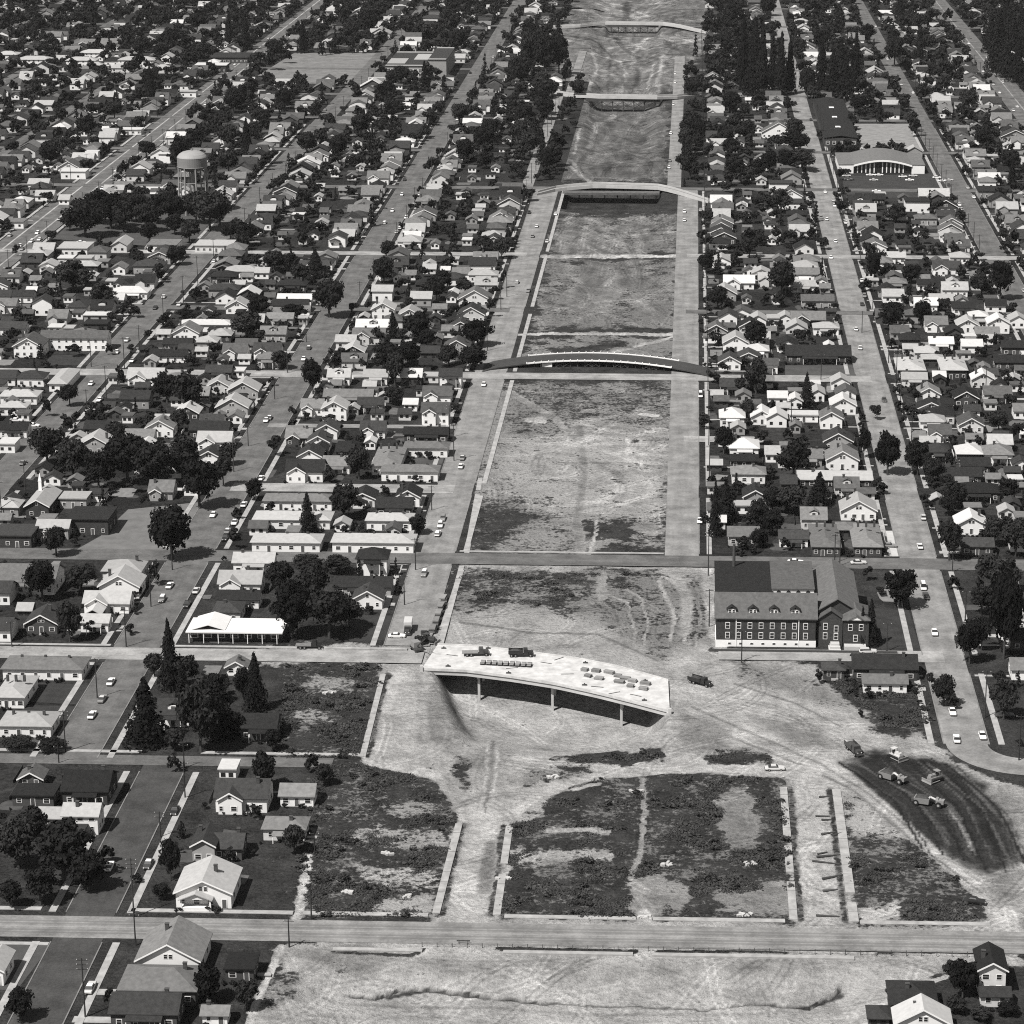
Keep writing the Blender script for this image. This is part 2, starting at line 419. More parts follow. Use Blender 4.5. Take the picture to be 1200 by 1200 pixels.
 ('line', [(722, 40), (732, 52), (748, 62)], 3, 0, .09), ('line', [(760, 40), (742, 55)], 2, 0, .28), ('line', [(748, 78), (746, 92), (736, 104)], 3.2, 0, .08),
 ('line', [(775, 72), (768, 100)], 1.2, 0, .34), ('line', [(766, 72), (758, 100)], 1.2, 0, .34), ('line', [(690, 90), (704, 100)], 2.0, 0, .1),
 ('line', [(722, 72), (728, 80)], 2, 0, .12), ('line', [(670, 188), (682, 205), (690, 212)], 2.2, 0, .3), ('line', [(680, 150), (672, 180)], 1.2, 0, .34),
 ('line', [(720, 130), (700, 140), (690, 170)], 3, 0, .28), ('line', [(640, 188), (665, 192), (682, 206)], 2, 0, .34),
 ('line', [(543, 965), (516, 1070)], 4.2, .58, .2), ('line', [(590, 968), (575, 1072)], 4.2, .58, .2), ('line', [(926, 922), (938, 1078)], 4.0, .58, .2), ('line', [(972, 925), (991, 1080)], 4.2, .58, .2),
 ('line', [(455, 790), (432, 886)], 3.6, .58, .2), ('line', [(556, 560), (540, 648)], 3, .8, .2), ('line', [(535, 668), (513, 735)], 3, .8, .2),
]
for i_ in range(20):
    t_ = i_ / 19.0
    a_, b2_ = (985 + 130 * t_ + (i_ % 3) * 6, 893 + 6 * math.sin(i_ * 2.1)), (1080 + 118 * t_ + (i_ % 4) * 5, 992 + 26 * t_ + 8 * math.sin(i_ * 1.7))
    m_ = ((a_[0] + b2_[0]) / 2 + 14, (a_[1] + b2_[1]) / 2 - 8)
    PAINT.append(('line', [a_, m_, b2_], 1.1 + .9 * (i_ % 3 == 0), 0, (.018, .06, .025, .1)[i_ % 4]))
LEDGE_LINES = [p for p in PAINT if p[0] == 'line' and p[4] in (.05,) and p[1][0][1] > 1100]  # painted ledge-shade lines, also cut as a shallow groove
def tracks(X, Y, weeds, tone):
    """wheel tracks of trucks and graders wandering over the bare soil"""
    r = random.Random(5)
    xs, ys_ = X[0], Y[:, 0]
    x0, x1, y0, y1 = xs[0], xs[-1], ys_[0], ys_[-1]
    for k in range(520 if y0 < 600 else 520):
        x, y = r.uniform(x0, x1), r.uniform(y0, min(y1, y0 + 1700))
        a = r.choice((r.gauss(.1, .35), r.gauss(1.57, .5), r.uniform(0, 3.14))) if y < 1100 else r.gauss(0, .22)
        cur = r.gauss(0, .012); ln = r.uniform(12, 70) * (1 if y < 1100 else 2.5); cur = cur if y < 1100 else cur * .5; gain = r.choice((.72, .8, 1.2, 1.28, 1.35))
        n = int(ln / .35)
        pts = []
        for i in range(n):
            x += .35 * math.sin(a); y += .35 * math.cos(a); a += cur
            pts += [(x + .9 * math.cos(a), y - .9 * math.sin(a)), (x - .9 * math.cos(a), y + .9 * math.sin(a))]
        p = np.array(pts)
        p = p[(p[:, 0] > x0) & (p[:, 0] < x1) & (p[:, 1] > y0) & (p[:, 1] < y1)]
        if len(p) == 0:
            continue
        i = np.clip(np.searchsorted(xs, p[:, 0]), 0, len(xs) - 1); j = np.clip(np.searchsorted(ys_, p[:, 1]), 0, len(ys_) - 1)
        ok = np.zeros(X.shape, bool); ok[j, i] = True
        ok &= (weeds < .62)
        tone[ok] *= gain
    return np.clip(tone, .02, .6)
def ground_paint(X, Y):
    px, py = P(X, Y)
    nz = fbm(X, Y, 14, 5) - .5
    n3 = fbm(X, Y, 4, 15) - .5
    n4 = fbm(X, Y, 1.8, 65, 2) - .5
    qx = px + nz * 22 + n3 * 18 + n4 * 9; qy = py + (fbm(X, Y, 14, 25) - .5) * 14 + (fbm(X, Y, 4, 35) - .5) * 9 + n4 * 4
    weeds = np.full(X.shape, .93); tone = np.full(X.shape, .26)
    for p in PAINT:
        if p[0] == 'poly':
            xs = [a for a, b_ in p[1]]; ys = [b_ for a, b_ in p[1]]
            s_ = (px > min(xs) - 25) & (px < max(xs) + 25) & (py > min(ys) - 20) & (py < max(ys) + 20)
            if not s_.any():
                continue
            m = sstep(polydist(qx[s_], qy[s_], p[1]), -p[4], p[4]); wv, tv = p[2], p[3]
        else:
            xs = [a for a, b_ in p[1]]; ys = [b_ for a, b_ in p[1]]; e = p[2] * 2 + 14
            s_ = (px > min(xs) - e) & (px < max(xs) + e) & (py > min(ys) - e) & (py < max(ys) + e)
            if not s_.any():
                continue
            m = 1 - sstep(linedist(px[s_] + nz[s_] * 5 + n4[s_] * 5, py[s_] + nz[s_] * 3 + n4[s_] * 2, p[1]), p[2] * .6, p[2] * 1.3); wv, tv = p[3], p[4]
        weeds[s_] = weeds[s_] * (1 - m) + wv * m
        tone[s_] = tone[s_] * (1 - m) + tv * m
    fr = sstep(Y, 850, 1300)
    mot = fbm(X, Y / 4, 16, 101, 5) - .5
    tone = tone * (1 + fr * mot * 1.6) * (1 + fr * (fbm(X * 1.5, Y / 5, 5, 131, 4) - .5) * .9)
    weeds = np.clip(weeds + fr * (weeds < .6) * mot * .8, 0, 1)
    return weeds, tracks(X, Y, weeds, tone)
PIT = [(512, 768), (640, 775), (772, 806), (772, 842), (715, 872), (600, 880), (550, 866), (530, 815)]
PIT2 = [(660, 224), (772, 224), (772, 241), (658, 241)]
CUT = [(692, 30), (774, 30), (772, 105), (768, 212), (676, 212), (688, 110)]
PITC = [(695, -80), (778, -80), (776, 34), (692, 34)]
def ground_height(X, Y):
    px, py = P(X, Y)
    h = np.zeros(X.shape)
    s_ = (py > 700) & (py < 920) & (px > 450) & (px < 830)
    if s_.any():
        d = polydist(px[s_], py[s_], PIT)
        m = sstep(d, -14, 15)
        front = 1 - sstep(py[s_] - (784 + (px[s_] - 495) * .173), 10, 92)     # ramps gently up towards the dirt street
        h[s_] -= 8.8 * m * np.clip(front, 0, 1)
    s_ = (py > 215) & (py < 262) & (px > 620) & (px < 800)
    if s_.any():
        h[s_] -= 6.0 * sstep(polydist(px[s_], py[s_], PIT2), -5, 3)
    for pl in ([(692, 106), (774, 106), (774, 121), (692, 121)], [(712, 26), (772, 26), (772, 37), (712, 37)]):
        h -= 5.0 * sstep(polydist(px, py, pl), -4, 3) * (py < 160)
    s_ = (py < 216)
    if s_.any():
        d = np.maximum(polydist(px[s_], py[s_], CUT), polydist(px[s_], py[s_], PITC))
        h[s_] -= 3.6 * sstep(d, -4, 20) * sstep(-py[s_], -212, -150)
    bump_ = fbm(X, Y, 9, 41, 5)
    rough = np.clip(1 - ground_height.weeds, 0, 1)
    h -= .7 * bump_ * rough * sstep(np.abs(py - 1094), 14, 26)
    # the torn bank south of the near cross street
    for p in LEDGE_LINES:
        s_ = (py > 1120)
        if s_.any():
            d = linedist(px[s_], py[s_], p[1])
            h[s_] -= 1.0 * (1 - sstep(d, 0, 3.5))
    s_ = (py > 1118) & (px > 330) & (px < 1060)
    h[s_] -= 2.4 * sstep(py[s_] + 10 * (fbm(X[s_], Y[s_], 20, 77) - .5), 1125, 1165) * sstep(px[s_], 330, 420) * (1 - sstep(px[s_], 980, 1050))
    return h
def soil_material():
    m = bpy.data.materials.new('soil_and_weeds')
    m.use_nodes = True
    t = m.node_tree
    L = t.links.new
    N = t.nodes.new
    b = t.nodes['Principled BSDF']
    b.inputs['Roughness'].default_value = .95
    b.inputs['Specular IOR Level'].default_value = .1
    at = N('ShaderNodeAttribute'); at.attribute_name = 'cover'
    sp = N('ShaderNodeSeparateXYZ'); L(at.outputs['Vector'], sp.inputs[0])
    ge = N('ShaderNodeNewGeometry')
    def nz(scale, detail=5, rough=.7, warp=None):
        n = N('ShaderNodeTexNoise'); n.inputs['Scale'].default_value = scale; n.inputs['Detail'].default_value = detail
        n.inputs['Roughness'].default_value = rough
        L(warp or ge.outputs['Position'], n.inputs['Vector'])
        return n.outputs[0]
    def ma(op, a, c, clamp=False):
        n = N('ShaderNodeMath'); n.operation = op; n.use_clamp = clamp
        for i, q in enumerate((a, c)):
            if isinstance(q, (int, float)):
                n.inputs[i].default_value = q
            else:
                L(q, n.inputs[i])
        return n.outputs[0]
    def rng(q, a, c, d, e):
        n = N('ShaderNodeMapRange'); L(q, n.inputs[0])
        for i, k in enumerate((a, c, d, e)):
            n.inputs[i + 1].default_value = k
        return n.outputs[0]
    big = nz(.09, 6, .72); fine = nz(.7, 5, .75)
    mp = N('ShaderNodeMapping'); mp.inputs['Scale'].default_value = (.22, .4, .3); L(ge.outputs['Position'], mp.inputs[0])
    streak = nz(1.0, 5, .7, mp.outputs[0])
    n_all = ma('ADD', ma('MULTIPLY', big, .45), ma('ADD', ma('MULTIPLY', fine, .45), ma('MULTIPLY', streak, .25)))
    wv = rng(ma('ADD', sp.outputs[0], ma('MULTIPLY', ma('SUBTRACT', n_all, .575), 3.4)), .38, .62, 0, 1)
    soil = ma('MULTIPLY', ma('MULTIPLY', sp.outputs[1], .84), ma('MULTIPLY', rng(ma('ADD', ma('MULTIPLY', fine, .45), ma('ADD', ma('MULTIPLY', streak, .2), ma('MULTIPLY', nz(2.4, 3, .8), .35))), .36, .66, .55, 1.38), rng(big, .32, .68, .62, 1.3)))
    weed = rng(ma('ADD', ma('MULTIPLY', nz(1.1, 4, .7), .5), ma('MULTIPLY', nz(.12, 4, .6), .5)), .36, .66, .009, .058)
    mx = N('ShaderNodeMix'); mx.data_type = 'FLOAT'
    L(wv, mx.inputs[0]); L(soil, mx.inputs[2]); L(weed, mx.inputs[3])
    vm = N('ShaderNodeVectorMath'); vm.operation = 'SCALE'; vm.inputs[0].default_value = TINT
    L(mx.outputs[0], vm.inputs['Scale']); L(vm.outputs[0], b.inputs['Base Color'])
    bp = N('ShaderNodeBump'); bp.inputs['Strength'].default_value = 1.0; bp.inputs['Distance'].default_value = .9
    L(ma('ADD', fine, ma('MULTIPLY', streak, .8)), bp.inputs['Height']); L(bp.outputs[0], b.inputs['Normal'])
    return m
M_SOIL = soil_material()
def patch(name, label, xs, ys):
    X, Y = np.meshgrid(xs, ys)
    wd, tn = ground_paint(X, Y)
    ground_height.weeds = wd
    Z = ground_height(X, Y)
    Z *= 1 if len(xs) > 200 else sstep(X, xs[0], xs[0] + 9) * (1 - sstep(X, xs[-1] - 9, xs[-1]))
    edge = (X <= xs[0] + .01) | (X >= xs[-1] - .01) | (Y <= ys[0] + .01) | (Y >= ys[-1] - .01)
    Z[edge & (Z > -1)] = 0
    ny, nx = X.shape
    v = np.stack([X, Y, Z], -1).reshape(-1, 3)
    i = np.arange(ny * nx).reshape(ny, nx)
    f = np.stack([i[:-1, :-1], i[:-1, 1:], i[1:, 1:], i[1:, :-1]], -1).reshape(-1, 4)
    me = npmesh(name, v, f, M_SOIL, True)
    a = me.attributes.new('cover', 'FLOAT_VECTOR', 'POINT')
    a.data.foreach_set('vector', np.stack([wd, tn, 0 * tn], -1).astype(np.float32).ravel())
    return struct(name, me), (X, Y, Z, wd)
def gy_(a, b_):
    return G(a, b_)[1]
NX0, NX1, NY0, NY1 = -170.0, 125.0, 430.0, 800.0
FX0, FX1, FY1 = -76.0, -7.0, 2760.0
near_obj, NEAR = patch('construction_ground', '', np.linspace(NX0, NX1, 560), np.linspace(NY0, NY1, 600))
FYS = gy_(735, 96); GX0, GX1 = -114.0, 14.0
ys = np.concatenate([np.linspace(NY1, 1300, 480), np.linspace(1302, FYS, 420)])
far_obj, FARP = patch('cleared_strip', '', np.linspace(FX0, FX1, 90), ys)
far2, FARQ = patch('graded_cut', '', np.linspace(GX0, GX1, 130), np.linspace(FYS, FY1, 420))
def hgt(x, y):
    """height of the built ground at a plan point"""
    if NX0 < x < NX1 and NY0 < y < NY1:
        X, Y, Z, _ = NEAR
    elif FX0 < x < FX1 and NY1 <= y < FYS:
        X, Y, Z, _ = FARP
    elif GX0 < x < GX1 and FYS <= y < FY1:
        X, Y, Z, _ = FARQ
    else:
        return 0.0
    j = min(max(int(np.searchsorted(Y[:, 0], y)) - 1, 0), Y.shape[0] - 1); i = min(max(int(np.searchsorted(X[0], x)) - 1, 0), X.shape[1] - 1)
    return float(Z[j, i])
# the wide town ground: lawns, yards and bare lots, one sheet to the horizon with the worked ground let into it
def town_material():
    m = bpy.data.materials.new('lawns_and_yards')
    m.use_nodes = True
    t = m.node_tree; L = t.links.new; N = t.nodes.new
    b = t.nodes['Principled BSDF']; b.inputs['Roughness'].default_value = .95; b.inputs['Specular IOR Level'].default_value = .1
    ge = N('ShaderNodeNewGeometry')
    def nz(s, d, r):
        n = N('ShaderNodeTexNoise'); n.inputs['Scale'].default_value = s; n.inputs['Detail'].default_value = d; n.inputs['Roughness'].default_value = r
        L(ge.outputs['Position'], n.inputs['Vector']); return n.outputs[0]
    vo = N('ShaderNodeTexVoronoi'); vo.inputs['Scale'].default_value = .07; L(ge.outputs['Position'], vo.inputs['Vector'])
    r1 = N('ShaderNodeMapRange'); L(vo.outputs['Color'], r1.inputs[0]); r1.inputs[3].default_value = .45; r1.inputs[4].default_value = 1.5
    r2 = N('ShaderNodeMapRange'); L(nz(.5, 8, .82), r2.inputs[0])
    r2.inputs[1].default_value = .34; r2.inputs[2].default_value = .74; r2.inputs[3].default_value = .005; r2.inputs[4].default_value = .046
    mu = N('ShaderNodeMath'); mu.operation = 'MULTIPLY'; L(r1.outputs[0], mu.inputs[0]); L(r2.outputs[0], mu.inputs[1])
    vm = N('ShaderNodeVectorMath'); vm.operation = 'SCALE'; vm.inputs[0].default_value = TINT
    L(mu.outputs[0], vm.inputs['Scale']); L(vm.outputs[0], b.inputs['Base Color'])
    return m
M_TOWN = town_material()
g = B()
XE = 6000
def sheet(x0, x1, y0, y1, z=0.0, bb=None, m=0):
    (bb or g).add([(x0, y0, z), (x1, y0, z), (x1, y1, z), (x0, y1, z)], [(0, 1, 2, 3)], m)
sheet(-XE, XE, -500, NY0); sheet(-XE, NX0, NY0, NY1); sheet(NX1, XE, NY0, NY1)
sheet(-XE, FX0, NY1, FYS); sheet(FX1, XE, NY1, FYS); sheet(-XE, GX0, FYS, FY1); sheet(GX1, XE, FYS, FY1); sheet(-XE, XE, FY1, 9000)
struct('ground', g.mesh('ground', M_TOWN))

# ------------------------------------------------------------------ streets
def road_mat(name, a):
    m = bpy.data.materials.new(name); m.use_nodes = True
    t = m.node_tree; L = t.links.new; N = t.nodes.new
    b = t.nodes['Principled BSDF']; b.inputs['Roughness'].default_value = .9; b.inputs['Specular IOR Level'].default_value = .15
    ge = N('ShaderNodeNewGeometry')
    uv = N('ShaderNodeAttribute'); uv.attribute_name = 'lane'
    mp = N('ShaderNodeMapping'); mp.inputs['Scale'].default_value = (.42, .02, 1); L(uv.outputs['Vector'], mp.inputs[0])
    n1 = N('ShaderNodeTexNoise'); n1.inputs['Scale'].default_value = 1.0; n1.inputs['Detail'].default_value = 4; L(mp.outputs[0], n1.inputs['Vector'])
    n2 = N('ShaderNodeTexNoise'); n2.inputs['Scale'].default_value = .12; n2.inputs['Detail'].default_value = 7; n2.inputs['Roughness'].default_value = .7
    L(ge.outputs['Position'], n2.inputs['Vector'])
    n3 = N('ShaderNodeTexNoise'); n3.inputs['Scale'].default_value = 1.6; n3.inputs['Detail'].default_value = 4; L(ge.outputs['Position'], n3.inputs['Vector'])
    def rng(q, lo, hi):
        r = N('ShaderNodeMapRange'); L(q, r.inputs[0]); r.inputs[1].default_value = .28; r.inputs[2].default_value = .72
        r.inputs[3].default_value = lo; r.inputs[4].default_value = hi; return r.outputs[0]
    def mul(a_, c):
        q = N('ShaderNodeMath'); q.operation = 'MULTIPLY'; L(a_, q.inputs[0]); L(c, q.inputs[1]); return q.outputs[0]
    v = mul(mul(rng(n1.outputs[0], .87, 1.13), rng(n2.outputs[0], .55, 1.45)), rng(n3.outputs[0], .85 * a, 1.15 * a))
    vm = N('ShaderNodeVectorMath'); vm.operation = 'SCALE'; vm.inputs[0].default_value = TINT
    L(v, vm.inputs['Scale']); L(vm.outputs[0], b.inputs['Base Color'])
    return m
RT = {k: road_mat('road_' + n, a) for k, n, a in (('d', 'asphalt', .05), ('m', 'worn_asphalt', .105), ('l', 'oiled_gravel', .19), ('w', 'concrete', .25))}
ROADZ = [0.02]
def ribbon(pts, half, z, m, name, tone=None):
    """a sheet along a line of plan points; lane attribute = (across, along)"""
    v = []; f = []; uv = []; s_ = 0
    for i, (x, y) in enumerate(pts):
        a = Vector(pts[max(i - 1, 0)]); c = Vector(pts[min(i + 1, len(pts) - 1)])
        d = (c - a).normalized(); n = Vector((d.y, -d.x))
        if i:
            s_ += (Vector(pts[i]) - Vector(pts[i - 1])).length
        v += [(x - n.x * half, y - n.y * half, z), (x + n.x * half, y + n.y * half, z)]
        uv += [(-half, s_, 0), (half, s_, 0)]
        if i:
            k = 2 * i
            f.append((k - 2, k - 1, k + 1, k))
    me = bpy.data.meshes.new(name); me.from_pydata(v, [], f); me.materials.append(m)
    a = me.attributes.new('lane', 'FLOAT_VECTOR', 'POINT'); a.data.foreach_set('vector', np.array(uv, np.float32).ravel())
    return struct(name, me)
ROADS = []      # (x0,x1,y0,y1) keep-clear boxes
def avenue(x, y0, y1, half, tone, walks=(1, 1), strip=2.6, wend=1700):
    ROADZ[0] += .0007
    n = max(2, int((y1 - y0) / 40))
    ribbon([(x, y0 + (y1 - y0) * i / n) for i in range(n + 1)], half, .03 + ROADZ[0], RT[tone], 'avenue')
    ROADS.append((x - half - 3.5, x + half + 3.5, y0, y1))
    for sd, on in zip((-1, 1), walks):
        if on:
            bb = B(); kb = B()
            cuts = sorted([c for c in CROSSY if y0 < c < y1])
            a = y0
            for c in [q for q in cuts if q < wend] + [min(y1, wend)]:
                e = c - (7.5 if c in cuts else 0)
                if e - a > 6:
                    xa = x + sd * (half + strip); xb = xa + sd * 1.7
                    bb.box(min(xa, xb), max(xa, xb), a, e, -.3, .13)
                    xa = x + sd * (half + .02); xb = xa + sd * .28
                    kb.box(min(xa, xb), max(xa, xb), a, e, -.3, .14)
                a = c + 7.5
            struct('sidewalk', bb.mesh('sidewalk', M_WALK)); struct('kerb', kb.mesh('kerb', M_KERB))
def cross(y, x0, x1, half, tone, slope=0.0):
    ROADZ[0] += .0007
    ribbon([(x0, y), ((x0 + x1) / 2, y), (x1, y)], half, .045 + ROADZ[0], RT[tone], 'cross_street')
    ROADS.append((x0, x1, y - half - 2, y + half + 2))
def gy(px, py):
    return G(px, py)[1]
Y1, Y2, Y3, Y4, Y5, Y6 = gy(600, 1095), gy(300, 893), gy(300, 768), gy(650, 656), gy(400, 572), gy(650, 441)
Y3R, Y45 = gy(950, 768), gy(470, 500)
Y7 = gy(720, 299)
YB2, YB3, YB4 = gy(730, 221), gy(735, 112), gy(740, 31)
FAR_CROSS = [Y6 + 81 * 1.5, Y7, YB2, YB2 + 130, YB2 + 260, YB3, YB3 + 135, YB3 + 270, YB4, YB4 + 140, YB4 + 280]
CROSSY = [Y1, Y2, Y3, Y4, Y5, Y6] + FAR_CROSS
YEND = 2900
avenue(AV['arterial'], 900, YEND, 10.5, 'm', strip=1.2)
avenue(AV['tower'], 800, YEND, 6.2, 'm')
avenue(AV['shade'], gy(110, 888), YEND, 6.9, 'm')
avenue(AV['jog'], 400, gy(200, 889), 5.7, 'd')
avenue(AV['left'], gy(490, 757), YB2 + 2, 6.6, 'l')
avenue(-95.0, YB2 + 4, YB3 - 4, 3.4, 'l', (0, 0))
avenue(AV['right'], gy(805, 663), YB2 + 2, 5.6, 'l', walks=(0, 1))
avenue(-9.5, YB2 + 4, gy(790, 66), 4.0, 'l', (0, 0))
avenue(AV['store'], gy(1125, 872), YEND, 6.0, 'l')
avenue(AV['market'], 900, YEND, 6.0, 'm')
avenue(AV['boulevard'], 1200, YEND, 10.0, 'm', strip=1.2)
for x in (-430, -512, -594, -680):
    avenue(x, 1300, YEND, 3.8, 'm', (0, 0))
for x in (318, 400, 480):
    avenue(x, 1500, YEND, 3.8, 'm', (0, 0))
avenue(-88.0, YB3 + 6, gy(680, 60), 3.0, 'l', (0, 0))
lm = B()
for q in (-4.6, 4.6):
    lm.box(AV['arterial'] + q - .5, AV['arterial'] + q + .5, 900, YEND, .07, .078)
for q in (-.25, .25):
    lm.box(AV['boulevard'] + q - .12, AV['boulevard'] + q + .12, 1200, YEND, .07, .078)
struct('lane_lines', lm.mesh('lane_lines', mat('worn_lane', .3, .5, .1)))
# the store street bends away at its near end
bx, by = AV['store'], gy(1125, 872)
ribbon([(bx, by + 1.0)] + [(bx + 15 - 15 * math.cos(R(q)), by - 15 * math.sin(R(q))) for q in range(0, 81, 8)] + [(bx + 40, by - 19.5)], 5.6, .056, RT['l'], 'avenue')
cross(Y1, -400, 400, 5.4, 'l')
cross(Y2, -300, AV['jog'] + 44, 3.2, 'm')
cross(Y3, -300, G(497, 766)[0], 5.0, 'w')
cross(Y3R, G(842, 768)[0], AV['store'], 4.6, 'w')
cross(Y4, -420, 330, 5.6, 'm')
cross(Y5, AV['shade'], AV['left'], 5.0, 'w')
cross(Y45, AV['shade'], AV['left'], 2.6, 'l')
cross(Y6, -420, AV['store'], 5.2, 'w')
cross(gy(865, 515), AV['right'], G(895, 515)[0], 4.0, 'w')
for i, y in enumerate(FAR_CROSS):
    if y in (YB2, YB3, YB4):
        cross(y, -760, AV['left'] + 4, 4.6, 'm'); cross(y, AV['right'] - 4, 560, 4.6, 'm')
    elif i == 0:
        cross(y, -420, AV['left'], 4.0, 'm'); cross(y, AV['right'], 330, 4.0, 'm')
    elif i == 1:
        cross(y, -420, AV['left'], 4.4, 'w'); cross(y, AV['right'], 330, 4.4, 'w')
    else:
        cross(y, -760, AV['left'], 4.2, 'm'); cross(y, AV['right'], 560, 4.2, 'm')
# lane paint and oil streaks of the near cross street
lm = B()
for off in (-.18, .18):
    lm.box(-400, 400, Y1 + off - .06, Y1 + off + .06, .098, .104)
struct('lane_lines', lm.mesh('lane_lines', mat('road_paint', .34, .3, .6)))
ld = B()
for off in (-2.9, -1.6, 1.5, 2.8):
    ld.box(-400, 400, Y1 + off - .35, Y1 + off + .35, .09, .096)
struct('tyre_wear', ld.mesh('tyre_wear', mat('road_wear', .15, .4, .12)))
# kerbs and sidewalks of the near cross street and the cleared blocks
bb = B()
for x0, x1 in ((-400, AV['jog'] - 12), (AV['jog'] + 9, G(340, 1080)[0]), (G(352, 1080)[0], G(500, 1080)[0]), (G(590, 1080)[0], G(745, 1080)[0]), (G(765, 1080)[0], G(920, 1080)[0]), (G(1008, 1083)[0], G(1160, 1083)[0])):
    bb.box(x0, x1, Y1 + 8.2, Y1 + 9.9, -.4, .13)
for x0, x1 in ((-400, G(60, 1100)[0]), (G(390, 1113)[0], G(495, 1113)[0]), (G(590, 1113)[0], G(742, 1113)[0]), (G(765, 1113)[0], G(1000, 1113)[0])):
    bb.box(x0, x1, Y1 - 9.2, Y1 - 7.8, -.9, .1)
struct('sidewalk', bb.mesh('sidewalk', M_WALK))
bb = B()
for x0, x1 in ((-300, AV['jog'] - 8), (AV['jog'] + 8, G(425, 888)[0])):
    bb.box(x0, x1, Y2 + 5, Y2 + 6.6, -.3, .13)
for x0, x1 in ((-300, AV['shade'] - 8), (AV['shade'] + 8, G(480, 752)[0])):
    bb.box(x0, x1, Y3 + 6.3, Y3 + 7.6, -.3, .13)
for x0, x1 in ((AV['left'] + 8, AV['right'] - 6),):
    bb.box(x0, x1, Y4 + 7.2, Y4 + 8.4, -.3, .12)
struct('sidewalk', bb.mesh('sidewalk', M_WALK))
for (xa, ya), (xb, yb), wd in (((538, 965), (511, 1070), 1.8), ((597, 968), (582, 1072), 1.8), ((918, 922), (930, 1078), 1.9), ((980, 925), (1001, 1080), 2.2), ((449, 790), (425, 886), 1.6), ((563, 560), (547, 648), 1.7), ((541, 668), (519, 735), 1.7)):
    (x0, y0), (x1, y1) = G(xa, ya), G(xb, yb)
    bb = B(); xm = (x0 + x1) / 2
    n = max(3, int(abs(y1 - y0) / 5))
    sl_ = struct('sidewalk', bb.box(-.01, .01, 0, .01, -.5, -.4).mesh('sidewalk', M_WALK), loc=(0, 0, 0))
    for i in range(n):
        if rnd.random() < .08:
            continue
        t0, t1 = i / n, (i + .96) / n
        ye, yf = y1 + (y0 - y1) * t0, y1 + (y0 - y1) * t1
        xe, xf = x1 + (x0 - x1) * t0, x1 + (x0 - x1) * t1
        me = B().add([(xe - wd / 2, ye, -.6), (xe + wd / 2, ye, -.6), (xf + wd / 2, yf, -.6), (xf - wd / 2, yf, -.6),
                      (xe - wd / 2, ye, .1), (xe + wd / 2, ye, .1), (xf + wd / 2, yf, .1), (xf - wd / 2, yf, .1)],
                     [(0, 3, 2, 1), (4, 5, 6, 7), (0, 1, 5, 4), (1, 2, 6, 5), (2, 3, 7, 6), (3, 0, 4, 7)]).mesh('slab', M_WALK)
        link('slab', me, sl_, loc=(0, 0, rnd.uniform(-.03, .03)))
ROADS.append((GX0, GX1, FYS, FY1))
# open lots, lawns and parking
def lot(name, pts, m, z):
    me = B().add([G(a, b_) + (z,) for a, b_ in pts], [tuple(range(len(pts)))[::-1]]).mesh(name, m)
    me.update()
    if me.polygons[0].normal.z < 0:
        me.flip_normals()
    struct(name, me)
    xs = [G(a, b_)[0] for a, b_ in pts]; ys_ = [G(a, b_)[1] for a, b_ in pts]
    ROADS.append((min(xs), max(xs), min(ys_), max(ys_)))
M_DRY = mat('dry_grass', .15, .35, .12, scale2=.5)
M_LAWN = mat('mown_lawn', .03, .4, .3)
M_LAWNL = mat('pale_lawn', .06, .35, .15)
M_LOT = mat('parking_asphalt', .035, .3, .15)
M_LOTL = mat('gravel_lot', .2, .3, .2)
lot('playing_field', [(300, 90), (345, 62), (450, 62), (425, 98), (330, 98)], M_DRY, .012)
lot('parking_lot', [(987, 206), (1087, 204), (1090, 188), (1098, 188), (1122, 232), (990, 232)], M_LOT, .012)
lot('gravel_lot', [(1003, 177), (1000, 145), (1066, 145), (1082, 177)], M_LOTL, .012)
lot('park_lawn', [(62, 280), (100, 245), (235, 250), (290, 272), (200, 290)], M_LAWNL, .010)
lot('bare_lot', [(75, 652), (118, 628), (150, 597), (238, 588), (222, 615), (195, 650)], M_LOTL if False else mat('bare_lot_soil', .13, .25, .2), .012)
lot('lawn', [(28, 822), (40, 800), (112, 803), (98, 826)], M_LAWN, .012); lot('lawn', [(22, 848), (28, 826), (98, 828), (78, 852)], M_LAWN, .012)
lot('lawn', [(410, 720), (464, 722), (458, 750), (402, 752)], M_LAWN, .012); lot('lawn', [(1020, 713), (1065, 715), (1078, 760), (1020, 760)], M_LAWN, .012)
lot('lawn', [(0, 1102), (62, 1105), (20, 1160), (0, 1160)], M_LAWNL, .012)
lot('lawn', [(54, 416), (122, 416), (115, 428), (50, 428)], M_LAWN, .012)
lot('lawn', [(920, 428), (1003, 428), (1003, 446), (920, 446)], M_LAWNL, .012)
lot('courtyard_lawn', [(476, 537), (520, 537), (518, 544), (474, 544)], M_LAWNL, .012)
lot('forecourt', [(1035, 622), (1058, 622), (1062, 652), (1036, 652)], M_CONC, .014)

